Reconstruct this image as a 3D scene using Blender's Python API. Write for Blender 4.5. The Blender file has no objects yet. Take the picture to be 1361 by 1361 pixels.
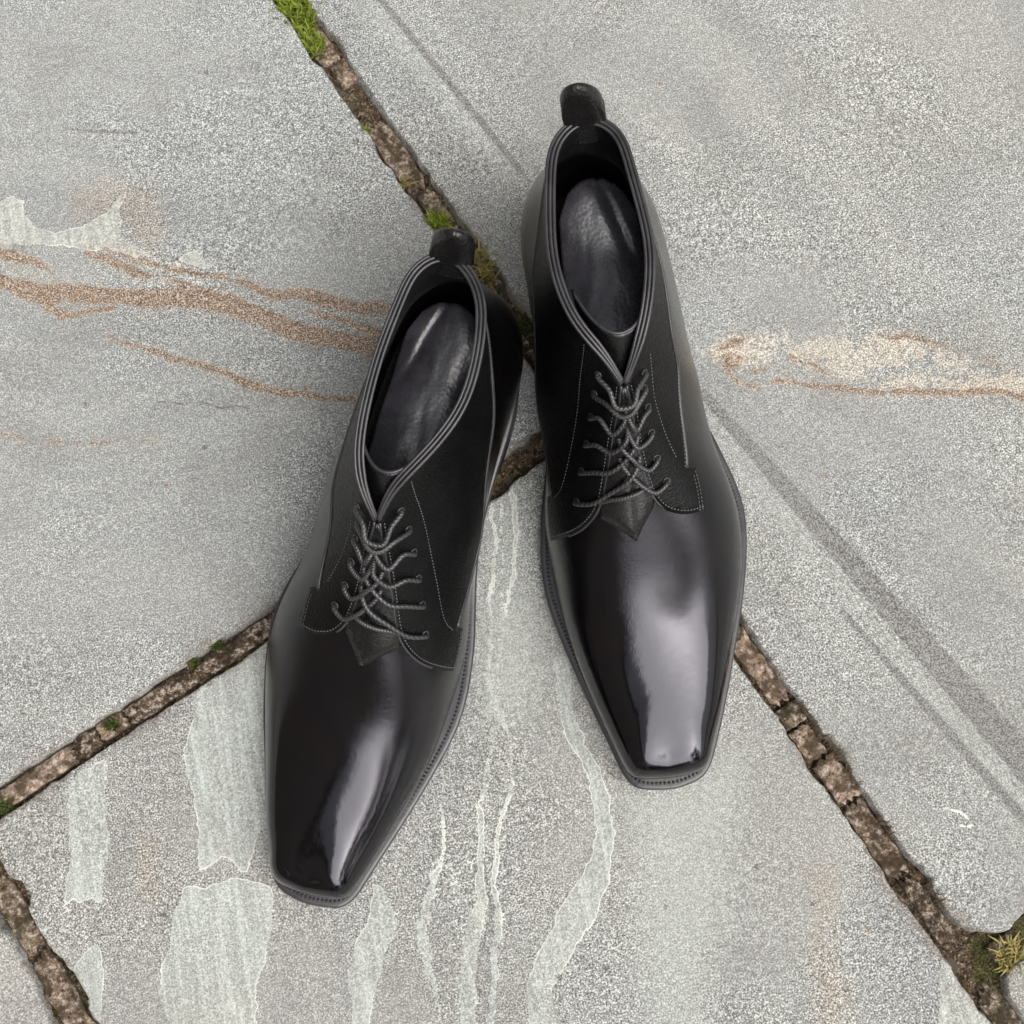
import bpy, bmesh, math, random
import numpy as np
from mathutils import Matrix, Vector
from mathutils.geometry import delaunay_2d_cdt
random.seed(7); rng = np.random.default_rng(7)
scene = bpy.context.scene
COLL = scene.collection

# ------------------------------------------------------------------ camera
TILT, ROLL, CAMH, FPX = 0.2054, -0.2062, 0.7484, 1942.2 / 1361.0
cam_d = bpy.data.cameras.new('camera'); cam = bpy.data.objects.new('camera', cam_d); COLL.objects.link(cam)
fwd = Vector((0, math.sin(TILT), -math.cos(TILT))); up0 = Vector((0, math.cos(TILT), math.sin(TILT))); r0 = Vector((1, 0, 0))
rt = r0 * math.cos(ROLL) + up0 * math.sin(ROLL); up = -r0 * math.sin(ROLL) + up0 * math.cos(ROLL)
cam.matrix_world = Matrix(((rt.x, up.x, -fwd.x, 0), (rt.y, up.y, -fwd.y, 0), (rt.z, up.z, -fwd.z, CAMH), (0, 0, 0, 1)))
cam_d.sensor_width = 36.0; cam_d.lens = 36.0 * FPX; cam_d.clip_start = 0.02; cam_d.clip_end = 400.0
scene.camera = cam

# ------------------------------------------------------------------ sky, sun, exposure
SUN_EL, SUN_AZ = 50.0, 148.0          # azimuth measured clockwise from +y
world = bpy.data.worlds.new('World'); scene.world = world; world.use_nodes = True
wn = world.node_tree; wn.nodes.clear()
sky = wn.nodes.new('ShaderNodeTexSky'); sky.sky_type = 'NISHITA'; sky.sun_disc = False
sky.sun_elevation = math.radians(SUN_EL); sky.sun_rotation = math.radians(SUN_AZ)
sky.air_density = 1.0; sky.dust_density = 6.0; sky.ozone_density = 1.0
hs = wn.nodes.new('ShaderNodeHueSaturation'); hs.inputs['Saturation'].default_value = 0.30   # cloud veil: nearly white sky
bg = wn.nodes.new('ShaderNodeBackground'); bg.inputs['Strength'].default_value = 0.07
wo = wn.nodes.new('ShaderNodeOutputWorld')
wn.links.new(sky.outputs[0], hs.inputs['Color']); wn.links.new(hs.outputs[0], bg.inputs['Color']); wn.links.new(bg.outputs[0], wo.inputs['Surface'])
sun_d = bpy.data.lights.new('sun', 'SUN'); sun_d.energy = 1.5; sun_d.angle = math.radians(64); sun_d.color = (1.0, 0.97, 0.92)
sun = bpy.data.objects.new('sun', sun_d); COLL.objects.link(sun)
se, sa = math.radians(SUN_EL), math.radians(SUN_AZ)
sdir = Vector((math.cos(se) * math.sin(sa), math.cos(se) * math.cos(sa), math.sin(se)))
sun.rotation_euler = sdir.to_track_quat('Z', 'Y').to_euler(); sun.location = sdir * 5
vs = scene.view_settings; vs.view_transform = 'Standard'; vs.look = 'None'; vs.gamma = 1.0; vs.use_curve_mapping = False
vs.exposure = 1.2
scene.cycles.max_bounces = 4; scene.cycles.diffuse_bounces = 2; scene.cycles.glossy_bounces = 3; scene.cycles.caustics_reflective = False; scene.cycles.caustics_refractive = False

# ------------------------------------------------------------------ helpers
def mesh_obj(name, verts, faces, mat, parent=None, smooth=True):
    me = bpy.data.meshes.new(name)
    me.from_pydata([tuple(map(float, v)) for v in verts], [], [tuple(int(i) for i in f) for f in faces])
    me.update()
    if mat: me.materials.append(mat)
    if smooth: me.polygons.foreach_set('use_smooth', [True] * len(me.polygons))
    o = bpy.data.objects.new(name, me); COLL.objects.link(o)
    if parent: o.parent = parent
    return o
def tag(o, label=None, cat=None, group=None, kind=None):
    if label: o['label'] = label
    if cat: o['category'] = cat
    if group: o['group'] = group
    if kind: o['kind'] = kind
    return o
def empty(name, loc, rz=0.0):
    o = bpy.data.objects.new(name, None); COLL.objects.link(o); o.location = loc; o.rotation_euler = (0, 0, rz); o.empty_display_size = .05
    return o
def weld(o, dist=1e-5):
    bm = bmesh.new(); bm.from_mesh(o.data); bmesh.ops.remove_doubles(bm, verts=bm.verts, dist=dist)
    bmesh.ops.recalc_face_normals(bm, faces=bm.faces)
    bm.to_mesh(o.data); bm.free(); o.data.update()
def hash2(ix, iy, seed):
    h = (ix.astype(np.int64) * 374761393 + iy.astype(np.int64) * 668265263 + seed * 1442695041) & 0xFFFFFFFF
    h = ((h ^ (h >> 13)) * 1274126177) & 0xFFFFFFFF
    return ((h ^ (h >> 16)) & 0xFFFFFF) / float(0xFFFFFF)
def vnoise(x, y, seed=0):
    x = np.asarray(x, float); y = np.asarray(y, float)
    ix = np.floor(x); iy = np.floor(y); fx = x - ix; fy = y - iy
    fx = fx * fx * (3 - 2 * fx); fy = fy * fy * (3 - 2 * fy)
    a = hash2(ix, iy, seed); b = hash2(ix + 1, iy, seed); c = hash2(ix, iy + 1, seed); d = hash2(ix + 1, iy + 1, seed)
    return (a * (1 - fx) + b * fx) * (1 - fy) + (c * (1 - fx) + d * fx) * fy
def fbm(x, y, seed=0, oct=4):
    s = 0; a = .5; n = 0
    for i in range(oct):
        s = s + a * vnoise(x, y, seed + i * 17); n += a; x = x * 2.03 + 3.1; y = y * 2.03 + 1.7; a *= .5
    return s / n - .5
def sstep(a, b, x):
    t = np.clip((x - a) / (b - a), 0, 1); return t * t * (3 - 2 * t)

class NT:
    """tiny node-tree builder"""
    def __init__(s, name):
        s.m = bpy.data.materials.new(name); s.m.use_nodes = True; s.t = s.m.node_tree; s.t.nodes.clear()
        s.out = s.t.nodes.new('ShaderNodeOutputMaterial'); s.bsdf = s.t.nodes.new('ShaderNodeBsdfPrincipled')
        s.t.links.new(s.bsdf.outputs[0], s.out.inputs['Surface'])
    def put(s, sock, v):
        if hasattr(v, 'is_output'): s.t.links.new(v, sock)
        elif isinstance(v, (tuple, list)) and len(v) == 3 and sock.type == 'RGBA': sock.default_value = (*v, 1)
        else: sock.default_value = v
    def node(s, typ, ins=None, **kw):
        n = s.t.nodes.new(typ)
        for k, v in kw.items(): setattr(n, k, v)
        for k, v in (ins or {}).items(): s.put(n.inputs[k], v)
        return n
    def obj(s): return s.node('ShaderNodeTexCoord').outputs['Object']
    def noise(s, vec, scale, detail=3, rough=.55, dist=0, out='Fac'):
        return s.node('ShaderNodeTexNoise', {'Vector': vec, 'Scale': scale, 'Detail': detail, 'Roughness': rough, 'Distortion': dist}).outputs[out]
    def vor(s, vec, scale, feature='F1', out='Distance', rnd=1.0):
        return s.node('ShaderNodeTexVoronoi', {'Vector': vec, 'Scale': scale, 'Randomness': rnd}, feature=feature).outputs[out]
    def ramp(s, fac, stops):
        n = s.node('ShaderNodeValToRGB', {'Fac': fac}); e = n.color_ramp.elements
        while len(e) < len(stops): e.new(.5)
        for el, (p, c) in zip(e, stops): el.position = p; el.color = (*c, 1) if len(c) == 3 else c
        return n.outputs['Color']
    def math(s, op, a, b=0.0, c=0.0, clamp=False):
        n = s.node('ShaderNodeMath', operation=op, use_clamp=clamp); s.put(n.inputs[0], a); s.put(n.inputs[1], b); s.put(n.inputs[2], c); return n.outputs[0]
    def rng(s, v, a, b, c=0.0, d=1.0, smooth=True):
        n = s.node('ShaderNodeMapRange', {'Value': v, 'From Min': a, 'From Max': b, 'To Min': c, 'To Max': d}, interpolation_type='SMOOTHSTEP' if smooth else 'LINEAR'); return n.outputs['Result']
    def mix(s, f, a, b, mode='MIX'):
        n = s.node('ShaderNodeMix', data_type='RGBA', blend_type=mode); s.put(n.inputs[0], f); s.put(n.inputs[6], a); s.put(n.inputs[7], b); return n.outputs[2]
    def attr(s, name): return s.node('ShaderNodeAttribute', attribute_name=name).outputs['Fac']
    def bump(s, h, strength, dist, normal=None):
        n = s.node('ShaderNodeBump', {'Height': h, 'Strength': strength, 'Distance': dist})
        if normal is not None: s.put(n.inputs['Normal'], normal)
        return n.outputs['Normal']
    def set(s, **kw):
        names = dict(col='Base Color', rough='Roughness', normal='Normal', coat='Coat Weight', crough='Coat Roughness', cior='Coat IOR', cnormal='Coat Normal', ctint='Coat Tint', stint='Specular Tint', spec='Specular IOR Level', ior='IOR', sheen='Sheen Weight', trans='Transmission Weight', sss='Subsurface Weight')
        for k, v in kw.items(): s.put(s.bsdf.inputs[names[k]], v)
        return s.m

# ------------------------------------------------------------------ materials
def mat_stone():
    n = NT('flagstone'); v = n.obj()
    tone = n.node('ShaderNodeObjectInfo').outputs['Color']
    g1 = n.noise(v, 1150, 2, .75); g2 = n.noise(v, 300, 3, .65)
    gs = n.math('ADD', n.math('MULTIPLY', g1, .80), n.math('MULTIPLY', g2, .20))
    lo = n.attr('lo'); lo2 = n.attr('lo2'); calm = n.attr('calm')
    grain = n.ramp(gs, [(.355, (.066, .065, .060)), (.445, (.205, .205, .196)), (.525, (.375, .377, .365)), (.615, (.82, .825, .815))])
    soft = n.ramp(gs, [(.36, (.33, .34, .318)), (.50, (.475, .487, .458)), (.62, (.66, .67, .64))])
    col = n.mix(1.0, grain, tone, 'MULTIPLY')
    col = n.mix(n.rng(lo, -.16, .20, 0, .45), col, n.mix(1.0, col, (1.035, .99, .94), 'MULTIPLY'))
    col = n.mix(calm, col, n.mix(1.0, (.36, .352, .335), tone, 'MULTIPLY'))
    col = n.mix(n.rng(lo2, -.26, .0, .14, 0), col, (.13, .12, .108))
    col = n.mix(1.0, col, n.node('ShaderNodeCombineColor', {'Red': n.rng(n.attr('band'), -.3, .3, .925, 1.07, False), 'Green': n.rng(n.attr('band'), -.3, .3, .93, 1.07, False), 'Blue': n.rng(n.attr('band'), -.3, .3, .94, 1.06, False)}).outputs[0], 'MULTIPLY')
    w2 = n.math('MULTIPLY', n.math('SUBTRACT', g2, .5), 1.0); w1 = n.math('MULTIPLY', n.math('SUBTRACT', g1, .5), 1.0)
    def mask(name, a1, a2, lo_, hi_):
        return n.rng(n.math('ADD', n.attr(name), n.math('ADD', n.math('MULTIPLY', w1, a1), n.math('MULTIPLY', w2, a2))), lo_, hi_)
    col = n.mix(n.math('MULTIPLY', mask('tan', 3, 10, -9, 12), .48), col, n.mix(1.0, col, (1.10, .88, .70), 'MULTIPLY'))
    bcol = n.ramp(gs, [(.40, (.24, .205, .16)), (.49, (.50, .445, .36)), (.58, (.84, .79, .70))])
    col = n.mix(n.math('MULTIPLY', mask('buff', 6, 14, -2.0, 4.0), .66), col, bcol)
    col = n.mix(n.math('MULTIPLY', mask('soft', 6, 26, -14, 14), .58), col, n.mix(1.0, soft, (.97, 1.0, .99), 'MULTIPLY'))
    pm = mask('pale', .9, 1.5, -.2, .25)
    stre = n.noise(n.node('ShaderNodeMapping', {'Vector': v, 'Rotation': (0, 0, math.radians(-14)), 'Scale': (330, 16, 60)}).outputs[0], 1, 3, .6)
    pcol = n.mix(n.rng(stre, .35, .65, 0, .6), n.mix(1.0, soft, (1.14, 1.13, 1.10), 'MULTIPLY'), n.mix(1.0, soft, (.82, .82, .79), 'MULTIPLY'))
    pcol = n.mix(n.rng(lo, -.1, .15, 0, .8), pcol, n.mix(1.0, pcol, (.92, .98, 1.02), 'MULTIPLY'))
    col = n.mix(n.math('MULTIPLY', pm, n.math('MULTIPLY', n.rng(stre, .36, .56, 1.0, .62), n.rng(lo2, -.25, .1, .72, 1.0))), col, pcol)
    pa = n.math('ADD', n.attr('pale'), n.math('ADD', n.math('MULTIPLY', w1, .9), n.math('MULTIPLY', w2, 1.5)))
    rim = n.math('MULTIPLY', n.rng(pa, -.10, .15), n.rng(pa, .25, .75, 1, 0))
    col = n.mix(n.math('MULTIPLY', rim, n.rng(lo2, -.02, .14, .05, .85)), col, (.82, .82, .77))
    dk = mask('dark', 1.0, 1.8, -.6, .5)
    col = n.mix(n.math('MULTIPLY', dk, .80), col, n.mix(n.rng(gs, .40, .60), (.085, .083, .078), (.34, .335, .32)))
    ru = mask('rust', 2.4, 3.6, -.4, .5)
    rcol = n.ramp(gs, [(.38, (.070, .046, .030)), (.46, (.175, .118, .078)), (.53, (.34, .250, .182)), (.61, (.68, .59, .50))])
    col = n.mix(n.math('MULTIPLY', ru, .86), col, rcol)
    col = n.mix(n.math('MULTIPLY', n.rng(n.attr('rust'), -7, 0), .22), col, n.mix(1.0, col, (1.12, .93, .78), 'MULTIPLY'))
    cr = mask('crack', .9, 1.4, -.30, .35)
    col = n.mix(n.math('MULTIPLY', cr, .75), col, (.085, .07, .055))
    vo = n.node('ShaderNodeTexVoronoi', {'Vector': v, 'Scale': 85}); vc = n.node('ShaderNodeSeparateColor', {'Color': vo.outputs['Color']})
    spot = n.math('MULTIPLY', n.rng(n.math('ADD', vo.outputs['Distance'], n.math('MULTIPLY', w1, .3)), .06, .16, 1, 0), n.rng(vc.outputs[0], .89, .92))
    col = n.mix(n.math('MULTIPLY', spot, .65), col, n.mix(n.rng(vc.outputs[1], .6, .7), (.085, .08, .078), (.26, .13, .075)))
    ed = n.math('ADD', n.attr('edge'), n.math('ADD', n.math('MULTIPLY', lo2, 14.0), n.math('MULTIPLY', w2, 8.0)))
    col = n.mix(n.math('MULTIPLY', n.rng(ed, -.6, 1.2, 1, 0), .30), col, (.16, .105, .068))
    col = n.mix(n.rng(n.attr('edge'), -1.6, -.4, .9, 0), col, (.055, .042, .026))
    return n.set(col=col, rough=n.rng(gs, .35, .65, .62, .86), spec=.35, normal=n.bump(gs, .60, .0011))
def mat_mortar():
    n = NT('joint_soil'); v = n.obj()
    a = n.noise(v, 230, 4, .75, .8); b = n.noise(v, 950, 3, .75); lo = n.attr('lo')
    col = n.ramp(n.math('ADD', n.math('MULTIPLY', a, .5), n.math('MULTIPLY', b, .5)), [(.38, (.014, .010, .006)), (.47, (.060, .042, .026)), (.545, (.16, .112, .074)), (.62, (.50, .40, .30))])
    col = n.mix(n.math('MULTIPLY', n.rng(n.math('ADD', n.attr('green'), n.math('MULTIPLY', n.math('SUBTRACT', a, .5), .6)), .10, .24), .7), col, n.mix(n.rng(b, .4, .6), (.022, .028, .006), (.09, .105, .022)))
    return n.set(col=col, rough=.92, spec=.2, normal=n.bump(n.math('ADD', a, n.math('MULTIPLY', b, .6)), .9, .0020))
def mat_crumb():
    n = NT('mortar_crumb'); v = n.obj(); r = n.node('ShaderNodeObjectInfo').outputs['Random']
    a = n.noise(v, 420, 4, .75); b = n.noise(v, 130, 3, .6)
    base = n.ramp(r, [(0, (.11, .078, .052)), (.35, (.20, .145, .100)), (.65, (.31, .225, .165)), (1, (.17, .135, .09))])
    col = n.mix(n.rng(a, .50, .60), n.mix(n.rng(a, .34, .46), n.mix(1.0, base, (.16, .13, .10), 'MULTIPLY'), base), n.mix(.5, base, (.80, .70, .62)))
    col = n.mix(n.rng(b, .44, .60, 0, .85), col, n.mix(1.0, base, (.22, .20, .15), 'MULTIPLY'))
    return n.set(col=col, rough=.9, spec=.25, normal=n.bump(a, .9, .0016))
def mat_ground():
    n = NT('ground_soil'); v = n.obj(); a = n.noise(v, 30, 5, .6)
    return n.set(col=n.ramp(a, [(.3, (.05, .06, .02)), (.5, (.08, .09, .03)), (.7, (.12, .10, .06))]), rough=.95, normal=n.bump(a, .5, .02))
def mat_polish(name, base=(.0018, .0017, .0020)):
    n = NT(name); v = n.obj(); y = n.node('ShaderNodeSeparateXYZ', {'Vector': v}).outputs['Y']
    wob = n.math('MULTIPLY', n.math('SUBTRACT', n.noise(v, 38, 3, .5), .5), .022)
    yy = n.math('ADD', y, wob)
    r = n.math('ADD', n.rng(yy, .058, .118, .010, .15), n.math('MULTIPLY', n.noise(v, 55, 2, .6), .035))
    fine = n.noise(v, 1500, 3, .6); mid = n.noise(v, 330, 4, .6); br = n.noise(v, 60, 3, .5)
    h = n.math('ADD', n.math('MULTIPLY', fine, n.rng(yy, .055, .12, .10, .75)), n.math('ADD', n.math('MULTIPLY', mid, n.rng(yy, .055, .12, .12, .55)), n.math('MULTIPLY', br, 1.2)))
    nb = n.bump(h, .30, .0006)
    col = n.mix(n.rng(n.noise(v, 45, 3, .6), .4, .7), base, (.0034, .0024, .0022))
    return n.set(col=col, rough=r, ior=1.58, stint=(.90, .885, 1.0), normal=nb)
def mat_grain(name, base=(.0030, .0030, .0032), rough=.36, scale=900, st=.35, spec=.20):
    n = NT(name); v = n.obj()
    vo = n.vor(v, scale); nz = n.noise(v, 500, 4, .6); lo = n.noise(v, 60, 3, .6)
    h = n.math('ADD', n.math('MULTIPLY', vo, .8), n.math('ADD', n.math('MULTIPLY', nz, .5), n.math('MULTIPLY', lo, .6)))
    col = n.mix(n.rng(lo, .35, .7), base, tuple(c * 1.7 for c in base))
    return n.set(col=col, rough=n.rng(nz, .3, .7, rough - .05, rough + .08), spec=spec, normal=n.bump(h, st, .0007))
def mat_plain(name, base, rough, spec=.5, bump=.2, scale=700, dist=.0005):
    n = NT(name); v = n.obj(); a = n.noise(v, scale, 4, .6); b = n.noise(v, scale * .1, 3, .6)
    col = n.mix(n.rng(b, .3, .7), tuple(c * .75 for c in base), tuple(c * 1.25 for c in base))
    return n.set(col=col, rough=rough, spec=spec, normal=n.bump(a, bump, dist))
def mat_lace():
    n = NT('waxed_lace'); a = n.attr('wrap'); v = n.obj()
    br = n.math('ABSOLUTE', n.math('SINE', a)); nz = n.noise(v, 1500, 3, .6)
    return n.set(col=n.mix(br, (.010, .010, .011), (.052, .051, .054)), rough=.34, spec=.7, normal=n.bump(n.math('ADD', br, n.math('MULTIPLY', nz, .4)), .4, .0004))
def mat_moss(name, a, b):
    n = NT(name); f = n.attr('shade'); 
    return n.set(col=n.ramp(f, [(0, a), (1, b)]), rough=.65, spec=.3, sss=0.0)
M = dict(stone=mat_stone(), mortar=mat_mortar(), crumb=mat_crumb(), ground=mat_ground(), polish=mat_polish('polished_calf'), quarter=mat_grain('pebbled_calf'),
         tongue=mat_grain('tongue_calf', (.004, .004, .0045), .27, 1300, .15, .6), lining=mat_grain('lining_leather', (.006, .006, .0065), .5, 1100, .25),
         sock=mat_grain('insole_leather', (.055, .053, .064), .25, 500, .12, 1.0), binding=mat_plain('binding_edge', (.038, .037, .041), .34, .6, .25, 900, .0003),
         stitch=mat_plain('grey_thread', (.105, .105, .11), .55), wstitch=mat_plain('black_thread', (.012, .012, .013), .4), welt=mat_plain('welt_edge', (.045, .043, .049), .34, .7, .35, 500),
         sole=mat_plain('sole_edge', (.018, .017, .019), .35, .5, .25, 400), lace=mat_lace(), tab=mat_grain('tab_leather', (.0075, .007, .0072), .33, 700, .6, .5),
         moss=mat_moss('green_moss', (.030, .048, .006), (.30, .37, .04)), dmoss=mat_moss('dark_moss', (.014, .020, .005), (.085, .11, .02)), straw=mat_moss('straw_moss', (.10, .075, .02), (.50, .42, .15)), root=mat_moss('brown_rootlet', (.035, .022, .012), (.20, .13, .075)))

# ------------------------------------------------------------------ stone markings (world metres, widths in mm)
STROKES=[
('rust',[[-0.257,0.3458],[-0.2491,0.3422],[-0.2292,0.3303],[-0.2088,0.3257],[-0.1884,0.3186],[-0.168,0.3123],[-0.1458,0.3092],[-0.1276,0.3008],[-0.1085,0.2874],[-0.0897,0.2758],[-0.0685,0.2668],[-0.0514,0.2588]],[7.36,8.28,10.12,10.12,9.2,11.04,11.04,11.04,11.04,11.04,11.04,11.04]),
('rust',[[-0.2575,0.3423],[-0.2496,0.3379],[-0.2259,0.3238],[-0.2172,0.3165],[-0.1894,0.3118]],[3.68,3.68,4.14,5.52,2.3]),
('rust',[[-0.2551,0.3606],[-0.2471,0.357],[-0.2311,0.3503],[-0.2196,0.3388]],[5.52,6.44,5.52,1.38]),
('rust',[[-0.1996,0.3487],[-0.1856,0.3375],[-0.1714,0.3282],[-0.1659,0.3256]],[2.3,4.14,5.06,1.38]),
('rust',[[-0.1914,0.3469],[-0.1703,0.3355],[-0.1514,0.3273],[-0.1251,0.3157],[-0.1059,0.303],[-0.086,0.2973],[-0.0649,0.287],[-0.0396,0.2775]],[1.38,2.76,2.76,3.22,4.6,6.44,6.44,5.52]),
('rust',[[-0.1635,0.3251],[-0.145,0.3148],[-0.1269,0.305]],[1.38,4.6,3.68]),
('rust',[[-0.0872,0.2901],[-0.0665,0.2781],[-0.046,0.2654]],[1.84,5.52,6.44]),
('rust',[[-0.1957,0.2973],[-0.178,0.2851],[-0.1595,0.2755],[-0.1402,0.2665],[-0.1215,0.2525],[-0.1084,0.2467],[-0.0891,0.2395],[-0.0685,0.2329]],[0.92,2.3,4.14,4.14,4.6,4.14,3.68,3.68]),
('rust',[[-0.2642,0.2586],[-0.2602,0.2574],[-0.2406,0.2471],[-0.2208,0.2412],[-0.2044,0.2381],[-0.1962,0.238],[-0.18,0.2341]],[0.92,0.92,1.15,1.38,1.38,0.92,0.46]),
('crack',[[-0.1766,0.2559],[-0.1368,0.2443],[-0.1265,0.2399]],[0.78,0.78,0.78]),
('crack',[[-0.0928,0.2097],[-0.0851,0.2022]],[0.78,0.78]),
('dark',[[-0.2021,0.4238],[-0.1833,0.4173],[-0.1625,0.4121]],[0.78,1.95,1.95]),
('rust',[[0.1483,0.1963],[0.165,0.1914],[0.1772,0.185],[0.1966,0.1801],[0.2163,0.1765],[0.2356,0.1716],[0.2551,0.1689],[0.2678,0.1652],[0.2745,0.1588],[0.2845,0.1528]],[1.38,2.3,4.14,3.68,3.22,3.22,3.22,3.22,4.14,4.14]),
('rust',[[0.125,0.2194],[0.133,0.2213],[0.1419,0.2237]],[2.3,5.98,1.84]),
('rust',[[0.1266,0.2147],[0.1309,0.2123],[0.1358,0.2127]],[3.68,9.2,3.68]),
('rust',[[0.1267,0.2089],[0.1316,0.2007],[0.1436,0.193]],[2.76,1.84,1.38]),
('rust',[[0.139,0.2026],[0.1436,0.2045],[0.1485,0.2034]],[0.92,1.84,1.84]),
('rust',[[0.1596,0.2082],[0.1689,0.2011],[0.1795,0.1938]],[1.84,3.22,1.38]),
('rust',[[0.211,0.2093],[0.231,0.2013],[0.2467,0.1928]],[1.38,2.76,0.92]),
('rust',[[0.2595,0.1842],[0.2709,0.176]],[1.38,1.38]),
('dark',[[0.1117,0.1979],[0.1463,0.1302],[0.1835,0.0582],[0.2315,-0.0356]],[5.07,9.75,12.87,16.38]),
('dark',[[0.1551,0.07],[0.1863,0.0098],[0.2239,-0.0627]],[2.73,4.68,5.46]),
('soft',[[0.1093,0.1841],[0.1413,0.1195],[0.1771,0.0458],[0.2235,-0.0507]],[2.73,3.9,5.07,6.63]),
('crack',[[0.1364,0.1221],[0.1762,0.0452],[0.2243,-0.0479]],[0.35,0.35,0.35]),
('crack',[[0.1388,0.1221],[0.1785,0.0452],[0.2266,-0.0479]],[0.35,0.35,0.35]),
('crack',[[0.1416,0.1221],[0.1812,0.0451],[0.2292,-0.0479]],[0.35,0.35,0.35]),
('crack',[[0.1439,0.1221],[0.1836,0.0451],[0.2315,-0.048]],[0.35,0.35,0.35]),
('crack',[[0.1523,0.122],[0.1918,0.045],[0.2395,-0.048]],[0.35,0.35,0.35]),
('crack',[[0.1555,0.122],[0.1949,0.045],[0.2425,-0.0481]],[0.35,0.35,0.35]),
('dark',[[-0.0143,0.4632],[-0.0009,0.4353],[0.0132,0.4057],[0.0259,0.3791],[0.0433,0.3414]],[3.51,3.9,3.9,3.9,3.12]),
('soft',[[-0.0218,0.465],[-0.0077,0.436],[0.0066,0.4091],[0.0193,0.3802],[0.0285,0.3579],[0.034,0.3434]],[3.9,6.24,5.46,8.58,7.02,3.12]),
('pale',[[0.1605,-0.0373],[0.1737,-0.0351],[0.1851,-0.0393],[0.1939,-0.0475]],[0.58,1.17,1.17,0.58]),
('pale',[[0.162,-0.0437],[0.172,-0.0473],[0.1925,-0.0469]],[0.39,0.78,0.78]),
('pale',[[-0.061,0.0322],[-0.0639,0.0104],[-0.0702,-0.0076],[-0.0775,-0.0198],[-0.0823,-0.0338],[-0.0848,-0.0428],[-0.0863,-0.0545],[-0.0864,-0.0692],[-0.0862,-0.0864],[-0.0861,-0.093]],[1.56,1.95,1.95,3.12,4.68,6.24,5.07,2.34,1.17,1.17]),
('pale',[[-0.0291,0.074],[-0.0333,0.0491],[-0.0384,0.0276],[-0.0462,0.0138],[-0.0477,-0.0012],[-0.0521,-0.0195],[-0.0541,-0.0327],[-0.0607,-0.0449],[-0.0665,-0.0599],[-0.0701,-0.0711],[-0.0722,-0.0957]],[4.68,1.56,1.56,2.34,3.51,4.68,6.24,7.02,9.36,8.58,7.8]),
('pale',[[-0.0273,0.065],[-0.0257,0.0376],[-0.027,0.0238],[-0.032,0.0136],[-0.0382,0.0024],[-0.044,-0.0212],[-0.0497,-0.0471],[-0.0558,-0.0726],[-0.0636,-0.0974]],[3.9,1.95,1.95,2.34,2.34,2.73,3.51,3.51,3.51]),
('pale',[[-0.0331,0.0434],[-0.0325,0.032],[-0.0303,0.0252],[-0.0336,0.0182]],[0.58,0.78,0.78,0.58]),
('crack',[[-0.0471,-0.0013],[-0.0492,-0.0119],[-0.049,-0.0283],[-0.0517,-0.0386],[-0.0593,-0.0586],[-0.0645,-0.0709],[-0.0669,-0.0968]],[0.58,1.17,1.17,0.97,1.17,1.17,0.78]),
('pale',[[-0.0376,0.0671],[-0.0411,0.0479],[-0.0476,0.021]],[0.78,0.58,0.39]),
('pale',[[0.0094,0.0746],[0.0068,0.0593],[0.0054,0.0425],[0.0097,0.0289],[0.0139,0.0154],[0.0137,0.0015],[0.0126,-0.0135],[0.0071,-0.0288],[-0.003,-0.0431],[-0.0157,-0.0567],[-0.0261,-0.0666],[-0.0346,-0.0808],[-0.0365,-0.1028]],[9.36,8.58,7.02,6.63,7.02,7.8,8.58,11.7,14.82,15.6,14.82,13.26,13.26]),
('pale',[[-0.0065,0.1741],[-0.0115,0.1455],[-0.0196,0.1153],[-0.0238,0.0946],[-0.0318,0.0589]],[1.95,1.95,1.95,1.95,1.95]),
('pale',[[0.0041,0.1747],[-0.0004,0.1432],[-0.0054,0.1227],[-0.0145,0.1034],[-0.0226,0.0789],[-0.0303,0.0625]],[1.95,2.73,2.34,1.56,1.56,1.17]),
('pale',[[-0.0015,0.173],[-0.0087,0.1417],[-0.0142,0.1105],[-0.0219,0.0883]],[1.17,1.17,0.78,0.78]),
('pale',[[0.157,-0.0866],[0.1503,-0.1031],[0.1426,-0.1265],[0.139,-0.1375]],[0.78,1.17,0.78,0.78]),
]
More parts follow.
